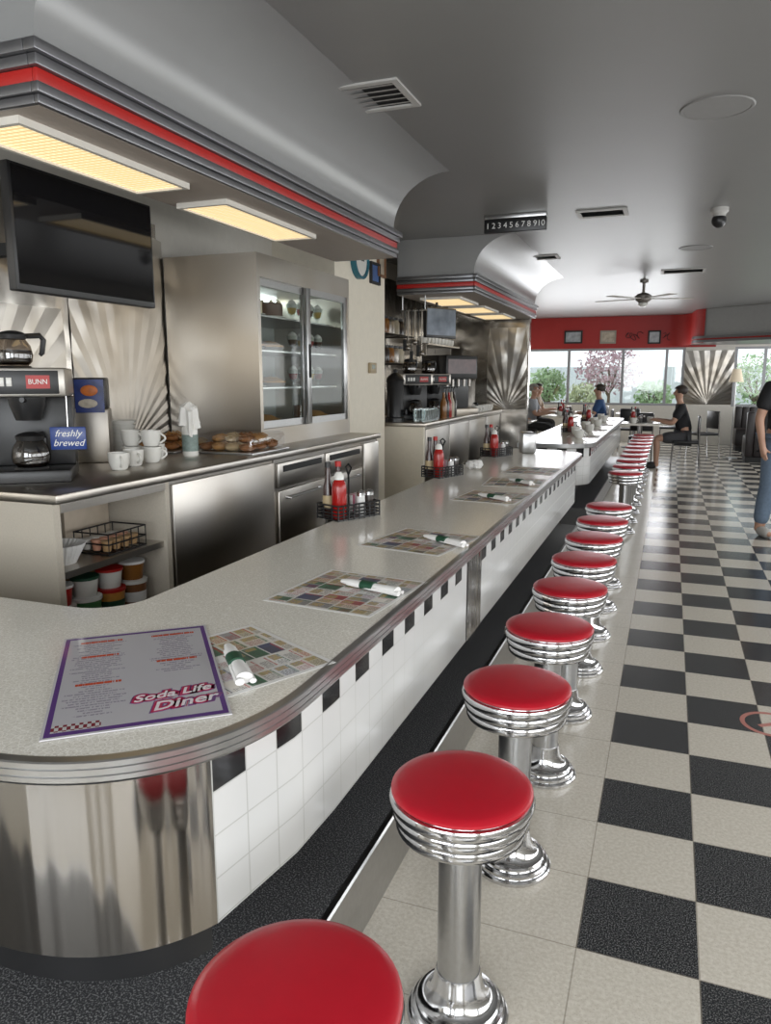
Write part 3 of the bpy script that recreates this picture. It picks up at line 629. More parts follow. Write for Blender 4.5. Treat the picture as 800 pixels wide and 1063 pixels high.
def caddy(p,which,rz,where='on the counter'):
    x,y,z=p
    t=thing('condiment_caddy','black wire condiment caddy, %s %s'%(which,where),'caddy',(x,y,z),rz,'condiment caddies')
    b=MB()
    b.box(-.13,.13,-.075,.075,.002,.008)
    for zz in (.02,.035,.052,.07): b.tube([(-.13,-.075,zz),(.13,-.075,zz),(.13,.075,zz),(-.13,.075,zz)],.0045,6,closed=True)
    for k in range(9):
        for s in (-1,1): b.tube([(-.13+.26*k/8,s*.075,0),(-.13+.26*k/8,s*.075,.07)],.004,6)
    for s in (-1,1):
        b.tube([(s*.13,-.03,0.005),(s*.13,-.03,.07)],.004,6); b.tube([(s*.13,.03,0.005),(s*.13,.03,.07)],.004,6)
    b.build('rack',black,t)
    MB().tube([(0,-.0,.008),(0,0,.2),(0,-.02,.235),(0,0,.25),(0,.02,.235),(0,0,.2)],.005,6).build('handle',black,t)
    def at(px,py): return loc_at(t,(px,py,.0082))
    k=thing('ketchup_bottle','red ketchup bottle with white cap in the %s caddy'%which,'bottle',at(-.085,-.03),0,'ketchup bottles')
    MB().lathe([(0,0),(.03,0),(.035,.01),(.035,.14),(.03,.165),(.02,.18),(0,.18)],n=22).build('body',mat('ketchup_red',(.33,.01,.008),.2),k); MB().lathe([(0,.18),(.024,.18),(.022,.2),(.012,.215),(0,.215)],n=18).build('cap',white,k)
    for j,q in enumerate(((-.03,.04),(-.09,.043))):
        k=thing('sauce_bottle','tall dark sauce bottle in the %s caddy, %s the handle'%(which,('beside','away from')[j]),'bottle',at(*q),0,'sauce bottles')
        MB().lathe([(0,0),(.024,0),(.026,.01),(.026,.13),(.014,.175),(.012,.23),(0,.23)],n=20).build('body',mat('brown_sauce',(.035,.01,.007),.15),k); MB().lathe([(0,.23),(.015,.23),(.015,.255),(0,.255)],n=16).build('cap',[redp,black][j],k); MB().lathe([(.0263,.04),(.0266,.04),(.0266,.1),(.0263,.1)],n=20,cap=False).build('label_band',mat('tan_label',(.45,.35,.2),.5),k)
    for nm,q,cc in (('salt',(.045,-.035),(.7,.7,.68)),('pepper',(.1,-.035),(.05,.04,.035))):
        k=thing(nm+'_shaker','glass %s shaker with chrome cap in the %s caddy'%(nm,which),'shaker',at(*q),0,'shakers in the caddies')
        MB().lathe([(0,.0),(.023,.0),(.025,.005),(.02,.09),(0,.09)],n=14).build('body',mat(nm+'_fill',cc,.2),k); MB().lathe([(0,.09),(.022,.09),(.022,.105),(.013,.115),(0,.118)],n=14).build('cap',chrome,k)
    for j in range(6):
        o=tag(MB().box(-.003,.003,-.027,.027,0,.09,.001).build('sugar_packet',[paper,mat('pink_packet',(.6,.2,.28),.6)][j%2]),'%s sugar packet in the %s caddy, %s from the shakers'%(['white','pink'][j%2],which,ORD[j]),'sugar packet','sugar packets in the caddies')
        o.location=at(.03+.0145*j,.035); o.rotation_euler.z=rz
caddy(P(362,536,z=ZT),'nearest',R(65)); caddy(P(459,494,z=ZT),'middle',R(70)); caddy(P(515,473,z=ZT),'farthest',R(70))
nd=thing('napkin_dispenser','chrome napkin dispenser at the far end of the near counter','dispenser',(-1.15,6.55,ZT),R(20))
MB().box(-.06,.06,-.1,.1,0,.18,.015).build('housing',chromer,nd); MB().box(.059,.063,-.06,.06,.03,.15).build('napkin_stack',paper,nd,smooth=False)
# ------------------------------------------------------------ pillar items
def framed(name,label,axis,fix,c,z,w,h,pm_,fm,cat='picture',group=None):
    if axis=='x':
        t=thing(name,label,cat,(fix,c,z-h/2),0,group); f=lambda a0,a1,b0,b1,d0,d1:(fix+d0,fix+d1,c+a0,c+a1,z+b0,z+b1)
    else:
        t=thing(name,label,cat,(c,fix,z-h/2),0,group); f=lambda a0,a1,b0,b1,d0,d1:(c+a0,c+a1,fix-d1,fix-d0,z+b0,z+b1)
    k=.12*min(w,h); b=MB()
    b.box(*f(-w/2,w/2,h/2-k,h/2,0,.025)); b.box(*f(-w/2,w/2,-h/2,-h/2+k,0,.025)); b.box(*f(-w/2,-w/2+k,-h/2+k,h/2-k,0,.025)); b.box(*f(w/2-k,w/2,-h/2+k,h/2-k,0,.025)); b.build('frame',fm,t,t,smooth=False)
    MB().box(*f(-w/2+k,w/2-k,-h/2+k,h/2-k,0,.012)).build('picture',pm_,t,t,smooth=False); return t
photo1=mat('photo_print',(.34,.36,.38),.3,0,.8,9); photo2=mat('photo_print_warm',(.42,.36,.28),.3,0,.7,12); photo3=mat('photo_blue',(.06,.12,.3),.3,0,.6,10)
p=P(388,284,x=XP); framed('picture_frame','blue framed picture high on the pillar beyond the refrigerator','x',XP,p.y,p.z,.24,.2,photo3,blackm)
p=P(395,276,x=XP); framed('picture_frame','brown framed picture on the pillar beside the second canopy','x',XP,7.1,p.z+.06,.2,.34,photo2,mat('wood_frame',(.2,.09,.04),.4))
p=P(371,270,x=XP); ck=thing('wall_clock','round wall clock with teal rim above the refrigerator case','clock',(XP,p.y,p.z))
Mx=Matrix.Rotation(PI/2,4,'Y')
MB().lathe([(0,0),(.17,0),(.17,.05),(.145,.05),(.14,.03),(0,.03)],n=36).xf(Mx).build('rim',mat('teal_rim',(.03,.16,.22),.2,.3),ck); MB().lathe([(0,.03),(.14,.03),(.14,.034),(0,.034)],n=36).xf(Mx).build('dial',white,ck)
b=MB(); b.box(.035,.038,-.006,.006,0,.1); b.box(.035,.038,0,.07,-.006,.006); b.build('hands',blackm,ck)
p=P(385,382,x=XP); th=thing('thermostat','small beige thermostat on the cream pillar','thermostat',(XP,p.y,p.z))
MB().box(0,.03,-.08,.08,-.05,.05,.006).build('housing',mat('beige_plastic',(.4,.32,.2),.5),th); MB().box(.03,.032,-.05,.03,-.01,.03).build('display',mat('lcd',(.15,.18,.13),.3),th)
# ------------------------------------------------------------ station two
tag(MB().box(XL+.005,-2.37,7.42,11.24,.99,ZB,.006).build('worktop',steelm),'steel worktop of the second coffee station','countertop')
k2=thing('back_cabinet','cream ended cabinet under the second coffee station','cabinet',(-2.85,9.3,0))
MB().box(-3.32,-2.4,7.44,7.5,0,.99).build('end_panel',pillar,k2,k2,smooth=False); MB().box(-3.32,-2.42,7.5,11.24,0,.99).build('body',steeld,k2,k2,smooth=False)
for k in range(4): MB().box(-2.42,-2.4,7.53+.93*k,8.43+.93*k,.08,.96,.005).build('door',steeld,k2,k2)
tag(MB().box(XL+.001,XL+.008,7.24,11.24,ZB+.001,2.7).build('backsplash_panel',steelw,smooth=False),'steel wall sheet behind the second coffee station','wall panel')
sunburst('sunburst_panel','embossed steel sunburst facing the room at end of second station','y',11.249,-2.32,ZB+.001,.3,1.2,14)
brewer2=dup(br,(-2.75,8.15,ZB),'steel coffee brewer at the second station, left one',R(35)); brewer3=dup(br,(-2.72,8.78,ZB),'steel coffee brewer at the second station, right one',R(35))
for q,l in ((brewer2,'left'),(brewer3,'right')):
    pot('glass coffee pot on the %s brewer of the second station'%l,loc_at(q,(0,-.1,.07)),R(200)); pot('glass coffee pot on top of the %s far brewer'%l,loc_at(q,(-.06,0,.545)),R(160))
def urn(label,loc,m):
    t=thing('coffee_urn',label,'urn',loc,0,'coffee urns at the second station')
    MB().lathe([(0,0),(.11,0),(.11,.04),(.09,.05),(.09,.42),(.1,.44),(.08,.48),(.03,.52),(0,.52)]).build('body',m,t); MB().lathe([(0,.52),(.02,.52),(.025,.55),(0,.56)],n=14).build('knob',black,t); MB().tube([(.08,-.02,.12),(.14,-.04,.12),(.14,-.04,.08)],.012).build('tap',black,t)
urn('steel coffee urn at near end of the second station',(-3.05,7.68,ZB),steeld); urn('steel coffee urn at far end of the second station',(-2.62,10.15,ZB),steeld); urn('black coffee urn beside the near steel urn',(-2.78,7.62,ZB),black)
sd=thing('soda_dispenser','tall black soda dispenser beside the far coffee brewers','soda dispenser',(-2.72,9.48,ZB),R(60))
MB().box(-.28,.28,-.1,.22,0,.75,.015).build('body',black,sd); MB().box(-.28,.28,-.28,-.1,0,.08,.01).build('drip_tray',steeld,sd); MB().box(-.28,.28,-.25,-.1,.45,.75,.015).build('head',black,sd)
for k in range(5): MB().cyl((-.2+.1*k,-.18,.36),(-.2+.1*k,-.18,.45),.02,n=10).build('nozzle',steeld,sd)
MB().box(-.25,.25,-.255,-.249,.52,.70).build('front_panel',mat('dispenser_panel',(.08,.04,.04),.3,0,.8,10),sd,smooth=False)
for q,zz in enumerate((1.62,1.95)):
    ws=thing('wall_shelf','%s steel wall shelf of white mugs above the second station'%('lower','upper')[q],'shelf',(-3.2,8.9,zz))
    MB().box(XL+.009,-3.02,9.55,11.1,zz-.02,zz).build('board',steelm,ws,ws,smooth=False); MB().box(XL+.009,-3.1,9.7,9.72,zz-.15,zz-.02).build('bracket',steeld,ws,ws,smooth=False); MB().box(XL+.009,-3.1,10.9,10.92,zz-.15,zz-.02).build('bracket',steeld,ws,ws,smooth=False)
    for k in range(9): dup(m0,(-3.12,9.63+.165*k,zz),'white mug on the %s far wall shelf, %s from the left'%(('lower','upper')[q],ORD[k]),R(30*k))
sr=thing('storage_shelf','black wire storage shelf of jars above the far coffee urns','shelf',(-3.1,8.0,1.62))
b=MB()
for zz in (1.66,1.98):
    b.tube([(-3.33,7.3,zz),(-2.95,7.3,zz),(-2.95,8.75,zz),(-3.33,8.75,zz)],.008,6,closed=True)
    for k in range(9): b.tube([(-3.33,7.38+.16*k,zz),(-2.95,7.38+.16*k,zz)],.004,6)
for y in (7.3,8.75): b.tube([(-3.33,y,1.6),(-3.33,y,2.05)],.008,6)
b.build('rack',black,sr,sr)
jm=[mat('dark_jar',(.03,.02,.015),.2),mat('amber_jar',(.22,.09,.02),.2),steeld,mat('cream_jar',(.45,.4,.3),.4)]
for q,zz in enumerate((1.668,1.988)):
    for k in range(8):
        t=thing('storage_jar','%s jar on the %s wire shelf, %s from the left'%(('dark','amber','steel','cream')[(k+q)%4],('lower','upper')[q],ORD[k]),'jar',(-3.08,7.42+.165*k,zz),0,'jars on the wire shelf')
        MB().lathe([(0,0),(.055,0),(.06,.02),(.06,.14),(.045,.17),(0,.17)],n=16).build('body',jm[(k+q)%4],t); MB().lathe([(0,.17),(.05,.17),(.05,.2),(0,.2)],n=16).build('lid',black,t)
for k in range(6): dup(m0,(-2.47,9.95+.17*k,ZB),'white mug on the second station worktop, %s from the near end'%ORD[k],R(30*k))
bowlstack(-2.85,10.6,ZB,7,'at the far end of second station'); bowlstack(-3.1,10.9,ZB,7,'in the corner of second station')
ur=thing('utensil_rail','steel rail hung with utensils under the near end of second canopy','rail',(-2.6,7.68,2.2))
b=MB(); b.tube([(-2.74,7.68,2.2),(-2.45,7.68,2.2)],.008); b.tube([(-2.72,7.68,2.2),(-2.72,7.68,2.351)],.006); b.tube([(-2.47,7.68,2.2),(-2.47,7.68,2.351)],.006); b.build('rail_bar',chromer,ur,ur)
for k in range(6):
    t=thing('hanging_utensil','%s hanging from the steel rail, %s from the left'%(('dark spatula','steel ladle')[k%2],ORD[k]),'utensil',(-2.69+.038*k,7.68,2.2),0,'utensils on the rail')
    MB().tube([(0,.012,.004),(0,.0,.012),(0,-.012,0),(0,-.012,-.3-.06*(k%3))],.006,6).build('handle',[blackm,steeld][k%2],t)
    (MB().box(-.02,.02,-.016,-.008,-.42-.06*(k%3),-.3-.06*(k%3),.003) if k%2==0 else MB().sph((0,-.012,-.33-.06*(k%3)),.03,.03,.025,12,8)).build('head',[blackm,steeld][k%2],t)
for k in range(12):
    t=thing('drinking_glass','clear drinking glass on second station worktop, %s from the near end%s'%(ORD[k%6],('',' behind')[k//6]),'glass',(-2.44-.1*(k//6),7.6+.09*(k%6),ZB),0,'glasses at the second station')
    MB().lathe([(0,0),(.028,0),(.036,.13),(.033,.13),(.026,.008),(0,.008)],n=16).build('glass_wall',paleglass,t)
for k in range(5):
    t=thing('syrup_bottle','%s syrup bottle by the far brewers, %s from the near end'%(('amber','dark','red','cream','dark')[k],ORD[k]),'bottle',(-2.47,8.42+.11*k,ZB),0,'syrup bottles at the second station')
    MB().lathe([(0,0),(.035,0),(.038,.01),(.038,.18),(.016,.24),(.014,.3),(0,.3)],n=16).build('body',[jm[1],jm[0],mat('ketchup_red',(.33,.01,.008),.2),jm[3],jm[0]][k],t); MB().tube([(0,0,.3),(0,0,.35),(.05,0,.355)],.008,8).build('pump',black,t)
# ------------------------------------------------------------ ceiling items
def vent(label,u,v,sx,sy):
    p=P(u,v,z=ZC); t=thing('ceiling_vent',label,'vent',(p.x,p.y,ZC-.01),0,'ceiling vents')
    b=MB(); k=.035; b.box(-sx/2,sx/2,-sy/2,-sy/2+k,0,.01); b.box(-sx/2,sx/2,sy/2-k,sy/2,0,.01); b.box(-sx/2,-sx/2+k,-sy/2+k,sy/2-k,0,.01); b.box(sx/2-k,sx/2,-sy/2+k,sy/2-k,0,.01); b.build('frame',ventm,t,smooth=False)
    n=5
    for j in range(n):
        y=-sy/2+k+(sy-2*k)*(j+.5)/n; MB().poly([(-sx/2+k,y-.022,.001),(sx/2-k,y-.022,.001),(sx/2-k,y+.016,.009),(-sx/2+k,y+.016,.009)]).build('louver',ventm,t,smooth=False,norm=False)
    MB().box(-sx/2+k,sx/2-k,-sy/2+k,sy/2-k,.0092,.0098).build('duct',blackm,t,smooth=False)
vent('square white ceiling vent above the near canopy',388,100,.38,.38); vent('ceiling vent right of the number board',625,221,.42,.3); vent('ceiling vent behind the number board',563,267,.38,.3); vent('ceiling vent nearest the ceiling fan',709,281,.55,.4)
spk=mat('speaker_grille',(.21,.206,.2),.5)
def disc(name,label,cat,u,v,r,m):
    p=P(u,v,z=ZC); t=thing(name,label,cat,(p.x,p.y,ZC-.006))
    MB().lathe([(0,.002),(r*.92,.002),(r*.92,.006),(0,.006)],n=40).build('grille',m,t); MB().lathe([(r*.93,0),(r,.0),(r*1.03,.004),(r*1.03,.006),(r*.93,.006),(r*.93,0)],n=40,cap=False).build('rim',m,t)
disc('ceiling_speaker','large round speaker in the ceiling at upper right','speaker',744,112,.18,spk); disc('ceiling_speaker','small distant round ceiling speaker beyond the security camera','speaker',722,257,.17,spk)
p=P(747,216,z=ZC); dc=thing('security_camera','dark dome security camera on the ceiling','camera',(p.x,p.y,ZC-.16))
MB().lathe([(0,.16),(.07,.16),(.07,.13),(.05,.11),(.05,.08),(0,.08)]).build('mount',ventm,dc); MB().sph((0,0,.06),.06).build('dome',black,dc)
p=P(535,222,z=ZC); nb=thing('number_board','black hanging board of white numbers one to ten','sign',(p.x,p.y,ZC-.15))
MB().box(-.27,.27,-.03,.03,0,.11,.004).build('board',black,nb); MB().box(-.27,.27,-.035,.03,.112,.15,.004).build('top_cap',chromer,nb)
for k in range(10): text('numeral',str(k+1),.068,paper,nb,(-.236+.0515*k,-.031,.055),(PI/2,0,0))
p=P(667,316,y=11.9); fn=thing('ceiling_fan','five bladed ceiling fan hanging over the far dining area','ceiling fan',(p.x,11.9,ZC-.32))
MB().lathe([(0,.02),(.06,.0),(.11,.04),(.12,.1),(.08,.13),(.02,.15),(.02,.28),(.06,.29),(.06,.32),(0,.32)]).build('motor',mat('dark_bronze',(.2,.18,.16),.4,.4),fn)
for k in range(5):
    M=Matrix.Rotation(2*PI*k/5+.3,4,'Z'); MB().box(.12,.72,-.065,.065,.055,.063,.003).xf(M).build('blade',mat('fan_blade',(.42,.39,.35),.5),fn)
MB().lathe([(0,-.06),(.04,-.055),(.07,-.02),(.06,.0),(0,.0)]).build('light_globe',white,fn)
# ------------------------------------------------------------ far wall decor
for k,(u,w_,lab,mm) in enumerate([(595,.42,'leftmost framed picture on the red band over windows',photo1),(631,.36,'middle framed picture on the red band over windows',photo2),(679,.28,'right framed picture on the red band over windows',photo1)]):
    p=P(u,350,y=YF); framed('picture_frame',lab,'y',YF,p.x,p.z,w_,.3,mm,[blackm,mat('dim_frame',(.3,.27,.22),.5),blackm][k],group='pictures on the red band')
for k,u in enumerate((657,696)):
    p=P(u,349,y=YF); pts=[(.34*(q/24-.5)+.05*sin(q*1.1),0,.07*sin(q*.9+k)+.03*sin(q*.35)) for q in range(25)]
    o=tag(MB().tube(pts,.009,6).build('painted_flourish',mat('note_paint',(.06,.006,.006),.6)),'dark cursive flourish painted on the red band, %s from the left'%ORD[k],'wall decoration','flourishes on the red band'); o.location=(p.x,YF-.008,p.z)
sunburst('sunburst_panel','bright embossed steel sunburst between the far windows','y',YF-.001,(wr+w2)/2,.9,(w2-wr)/2,1.2,16,.02)
# right hand canopy: plain silver grey soffit with a curved red corner where it meets the red band
rc=thing('overhead_canopy','curved silver grey canopy with red corner at the far right','canopy',(1.4,16.9,2.22))
poly=[(.35,18.4),(.35,17.6)]+arc(.75,17.4,.4,180,250,8)[1:]+[(2.6,15.6),(2.6,18.4)]
def inset(d): return [(x+d,y+d*1.2) for x,y in poly[:-1]]+[(2.6,18.4)]
MB().prism(poly,2.22,2.27).build('lower_trim',grey,rc,rc); MB().prism(inset(.02),2.27,2.30).build('red_stripe',redp,rc,rc); MB().prism(poly,2.30,2.35).build('upper_trim',grey,rc,rc); MB().prism(inset(.05),2.35,2.898).build('soffit',mat('silver_paint',(.34,.34,.335),.35,.2),rc,rc)
RC=[(-.25,18.49)]+arc(-.15,18.0,.49,88,0,12)+[(.36,17.64)]+[(x+.035,y+.035) for x,y in arc(.75,17.4,.4,180,238,10)[1:]]
struct(ribbon(RC,2.21,2.897).build('trim_3',redw))
p=P(785,386,y=15.2); pl=thing('floor_lamp','pale slim standing lamp beside the far right booth','lamp',(1.12,15.35,0))
MB().lathe([(0,0),(.13,0),(.13,.015),(.02,.03),(0,.03)]).build('base',chromer,pl); MB().cyl((0,0,.03),(0,0,1.5),.012,n=10).build('pole',chromer,pl); MB().lathe([(.13,1.42),(.07,1.66),(.065,1.66),(.125,1.42)],cap=False).build('shade',mat('cream_shade',(.7,.6,.45),.6,0,.05,20,emit=.25),pl)
# ------------------------------------------------------------ far furniture
def chair(label,loc,rz):
    t=thing('dining_chair',label,'chair',loc,rz,'chrome framed black chairs')
    MB().box(-.2,.2,-.21,.21,.43,.48,.02).build('seat',black,t); MB().box(-.19,.19,.17,.21,.55,.88,.015).build('backrest',black,t)
    for sx in (-1,1):
        MB().tube([(sx*.19,-.19,.43),(sx*.2,-.21,0)],.012).build('leg',chrome,t); MB().tube([(sx*.19,.19,.86),(sx*.19,.2,.45),(sx*.2,.24,0)],.012).build('leg',chrome,t)
    return t
def table(label,loc,w=.75):
    t=thing('dining_table',label,'table',loc,0,'dining tables at the far end')
    MB().box(-w/2,w/2,-w/2,w/2,.72,.75,.01).build('tabletop',m_lam,t); MB().cyl((0,0,.03),(0,0,.72),.04).build('pedestal',chrome,t); MB().lathe([(0,0),(.25,0),(.24,.02),(.05,.04),(0,.04)]).build('foot',black,t); return t
table('square table in front of the seated man in black',(-.45,13.3,0)); table('square table at left before the person in navy',(-1.97,15.4,0)); table('square table by the far windows behind the woman',(-2.2,17.2,0)); table('square table under the middle far window',(-.7,17.0,0)); table('square table farthest left beyond the second station',(-2.6,13.2,0))
ch0=chair('black chair under the seated man in black shirt',(.28,13.3,0),R(-90))
for (x,y,r),l in (((-1.17,13.3,90),'black chair left of the table opposite the seated man'),((.62,15.3,-60),'empty black chair behind the seated man'),((-1.24,15.4,-90),'black chair under the person in navy'),((-2.7,15.4,90),'black chair under the woman in grey by the windows'),((-1.47,17.2,-90),'empty black chair right of the window table'),((.03,17.0,-90),'empty black chair by the middle far window'),((-1.3,16.5,90),'empty black chair left of the middle window table'),((-1.87,13.2,-90),'empty black chair right of the farthest left table'),((-.45,14.0,0),'empty black chair on the far side of the seated man table'),((-.75,16.2,180),'empty black chair on near side of middle window table'),((-2.93,17.2,90),'black chair under the diner in the far left window corner')): dup(ch0,(x,y,0),l,R(r))
dv=mat('dark_vinyl',(.018,.013,.013),.4)
def booth(label,loc,rz,h=.9):
    t=thing('booth_bench',label,'bench',loc,rz)
    MB().box(-.55,.55,-.28,.2,.1,.46,.03).build('seat',dv,t)
    b=MB()
    for k in range(8): b.box(-.55+.1375*k,-.55+.1375*(k+1),.2,.32,.1,h,.025)
    b.build('backrest',dv,t); MB().box(-.53,.53,-.25,.3,0,.1).build('plinth',blackm,t,smooth=False)
booth('dark vinyl booth bench at the right under the far canopy',(1.85,15.0,0),R(180)); booth('dark vinyl booth bench against the far right window',(1.85,17.2,0),0)
table('dark booth table between the two vinyl benches',(1.85,16.1,0),.7)
for k,(x,y) in enumerate([(-.55,13.1),(-.3,13.55),(-2.05,15.2),(-1.85,15.6),(-2.3,17.0),(-.75,17.1),(-2.7,13.1)]):
    dup(m0,(x,y,.75),'white mug on a far table, %s from the right'%ORD[k],R(40*k))
caddy(Vector((-.5,13.35,.7505)),'seated man table',R(20),'at the far end'); caddy(Vector((-2.0,15.4,.7505)),'left far table',R(40),'at the far end'); caddy(Vector((-2.2,17.25,.7505)),'window table',R(40),'at the far end')
caddy(Vector((-1.12,9.3,ZT)),'farther counter near end',R(80),'on the counter'); caddy(Vector((-1.12,11.4,ZT)),'farther counter far end',R(80),'on the counter')
for k in range(8): dup(m0,(-.9-.1*(k%2),8.3+.55*k,ZT),'white mug on the farther counter, %s from the near end'%ORD[k],R(40*k))
for k in range(4): flat('paper_placemat','paper placemat on the farther counter, %s from the near end'%ORD[k],'placemat',(-.88,8.6+1.1*k,ZT),R(3*k),.34,.38,m_mat,.0008,GP)
# ------------------------------------------------------------ people
def skin(name,J,B,m,parent,root,add=0,sub=2):
    names=[]
    for a,b in B:
        for q in (a,b):
            if q not in names: names.append(q)
    me=bpy.data.meshes.new(name); me.from_pydata([J[n][0] for n in names],[(names.index(a),names.index(b)) for a,b in B],[])
    o=bpy.data.objects.new('t',me); COL.objects.link(o)
    md=o.modifiers.new('skin','SKIN'); md.use_smooth_shade=True
    sv=me.skin_vertices[0].data
    for i,n in enumerate(names):
        r=J[n][1]+add; sv[i].radius=(r,r); sv[i].use_root=(n==root)
    su=o.modifiers.new('sub','SUBSURF'); su.levels=sub
    dg=bpy.context.evaluated_depsgraph_get(); dg.update(); me2=bpy.data.meshes.new_from_object(o.evaluated_get(dg))
    bpy.data.objects.remove(o); me2.materials.clear(); me2.materials.append(m)
    q=bpy.data.objects.new(name,me2); COL.objects.link(q); q.parent=parent; return q
def person(label,loc,rz,sit,shirt,pants,hair,shorts=False,lean=0):
    t=thing('person',label,'person',loc,rz)
    z=.56 if sit else .95
    J={}
    J['pel']=((0,0,z),.12); J['hem']=((0,0,z-.09),.125); J['sp']=((0,-lean*.3,z+.16),.115); J['ch']=((0,-lean*.7,z+.36),.13); J['nb']=((0,-lean,z+.51),.06); J['nk']=((0,-lean-.01,z+.56),.05)
    J['jaw']=((0,-lean-.03,z+.62),.064); J['hd']=((0,-lean-.02,z+.70),.088); J['ht']=((0,-lean-.01,z+.775),.06); J['nose']=((0,-lean-.125,z+.675),.014)
    B=[('pel','sp'),('sp','ch'),('ch','nb'),('nb','nk'),('nk','jaw'),('jaw','hd'),('hd','ht'),('hd','nose')]
    A=[];L=[]
    for s,k in ((-1,'l'),(1,'r')):
        J['sh'+k]=((s*.175,-lean*.8,z+.45),.06)
        if sit: J['el'+k]=((s*.23,-lean-.1,z+.2),.044); J['wr'+k]=((s*.14,-lean-.32,z+.24),.03); hx,hy,hz=s*.1,-lean-.39,z+.25; dv_=(-s*.02,-.035,0)
        else: J['el'+k]=((s*.24,.04,z+.17),.044); J['wr'+k]=((s*.25,-.04,z-.06),.03); hx,hy,hz=s*.25,-.06,z-.13; dv_=(0,-.012,-.035)
        J['pa'+k]=((hx,hy,hz),.03)
        A+=[('ch','sh'+k),('sh'+k,'el'+k),('el'+k,'wr'+k),('wr'+k,'pa'+k)]
        for f in range(4):
            off=(f-1.5)*.018; l_=[.9,1.05,1,.75][f]
            base=Vector((hx,hy,hz))+(Vector((0,off,0)) if not sit else Vector((off,0,0))); d=Vector(dv_)*l_
            J['f%d%sa'%(f,k)]=(tuple(base+d),.0095); J['f%d%sb'%(f,k)]=(tuple(base+d*2+Vector((-s*.008,0,-.006))),.008)
            A+=[('pa'+k,'f%d%sa'%(f,k)),('f%d%sa'%(f,k),'f%d%sb'%(f,k))]
        J['t%sa'%k]=((hx-s*.03,hy-.02,hz+.01),.011); J['t%sb'%k]=((hx-s*.04,hy-.045,hz-.005),.009); A+=[('pa'+k,'t%sa'%k),('t%sa'%k,'t%sb'%k)]
        J['hp'+k]=((s*.09,-.02 if sit else 0,z-.03 if sit else z-.06),.09)
        if sit: J['kn'+k]=((s*.12,-.44,.5),.06); J['an'+k]=((s*.12,-.42,.1),.04); J['cf'+k]=((s*.12,-.42,.34),.055); J['hl'+k]=((s*.12,-.40,.05),.042); J['to'+k]=((s*.13,-.58,.036),.034)
        else:
            q=.04 if k=='l' else -.03
            J['kn'+k]=((s*.1,-.015+q*.4,.5),.066); J['an'+k]=((s*.105,.02+q,.1),.052); J['cf'+k]=((s*.105,.01+q*.72,.32),.06); J['hl'+k]=((s*.11,.04+q,.05),.044); J['to'+k]=((s*.13,-.15+q,.036),.036)
        L+=[('pel','hp'+k),('hp'+k,'kn'+k),('kn'+k,'cf'+k),('cf'+k,'an'+k),('an'+k,'hl'+k),('hl'+k,'to'+k)]
        J['ms'+k]=(tuple(Vector(J['sh'+k][0]).lerp(Vector(J['el'+k][0]),.75)),.05)
        J['ea'+k]=((s*.088,-lean-.01,z+.68),.014); B.append(('hd','ea'+k))
        J['mk'+k]=(tuple(Vector(J['hp'+k][0]).lerp(Vector(J['kn'+k][0]),.85)),.07)
    skin('body',J,B+A+L,skinm,t,'pel')
    sh=[('pel','sp'),('sp','ch'),('ch','nb')]+([] if sit else [('pel','hem')])
    for k in 'lr': sh+=[('ch','sh'+k),('sh'+k,'ms'+k)]
    skin('shirt',J,sh,shirt,t,'pel',.03 if not sit else .022)
    pa=[]
    for k in 'lr': pa+=[('pel','hp'+k),('hp'+k,'mk'+k)]+([] if shorts else [('mk'+k,'kn'+k),('kn'+k,'cf'+k),('cf'+k,'an'+k)])
    skin('trousers',J,pa,pants,t,'pel',.018)
    for k in 'lr': skin('shoe',J,[('hl'+k,'to'+k)],blackm if sit else mat('sneaker',(.45,.43,.4),.6),t,'hl'+k,.012)
    b=MB().sph((0,-lean+.0,z+.735),.1,.11,.088,18,12)
    bmesh.ops.delete(b.b,geom=[v for v in b.b.verts if v.co.y<-lean-.055 and v.co.z<z+.75 or v.co.z<z+.66],context='VERTS'); b.build('hair',hair,t)
    for s in (-1,1): MB().sph((s*.032,-lean-.098,z+.705),.011,.008,.008,8,6).build('eye',blackm,t)
    MB().box(-.022,.022,-lean-.094,-lean-.085,z+.63,z+.637,.002).build('mouth',mat('lips',(.35,.12,.1),.5),t)
    return t
bshirt=mat('black_cloth',(.012,.012,.014),.8); jeans=mat('blue_denim',(.13,.18,.25),.8,0,.2,40); dhair=mat('dark_hair',(.03,.02,.014),.6); ghair=mat('grey_hair',(.25,.23,.2),.6)
p=P(802,556,z=0); person('standing person in dark top and blue jeans at right edge',(p.x,p.y,0),R(35),False,bshirt,jeans,dhair)
person('seated man in black shirt and shorts at a far table',(.26,13.3,0),R(-90),True,bshirt,mat('grey_shorts',(.05,.05,.055),.8),dhair,True,.1)
person('seated person in blue shirt by the far windows',(-1.25,15.4,0),R(-90),True,mat('navy_cloth',(.03,.08,.2),.8),bshirt,dhair,False,.06)
person('seated woman in pale grey by the left far window',(-2.68,15.4,0),R(90),True,mat('grey_cloth',(.3,.31,.33),.8),bshirt,ghair,False,.06)
person('seated diner in tan shirt in the far left corner',(-2.92,17.2,0),R(90),True,mat('tan_cloth',(.25,.18,.12),.8),bshirt,dhair,False,.1)
# floor decal
p=P(800,752,z=0); fd=thing('floor_decal','faint round red ring sticker on the checkered floor','sticker',(p.x,p.y,.0003))
decr=mat('decal_red',(.42,.16,.13),.4)
MB().lathe([(.105,0),(.105,.0008),(.125,.0008),(.125,0)],n=40,cap=False).build('ring',decr,fd); MB().box(-.06,.06,-.012,.012,0,.0008).xf(Matrix.Rotation(.6,4,'Z')).build('bar',decr,fd,smooth=False)
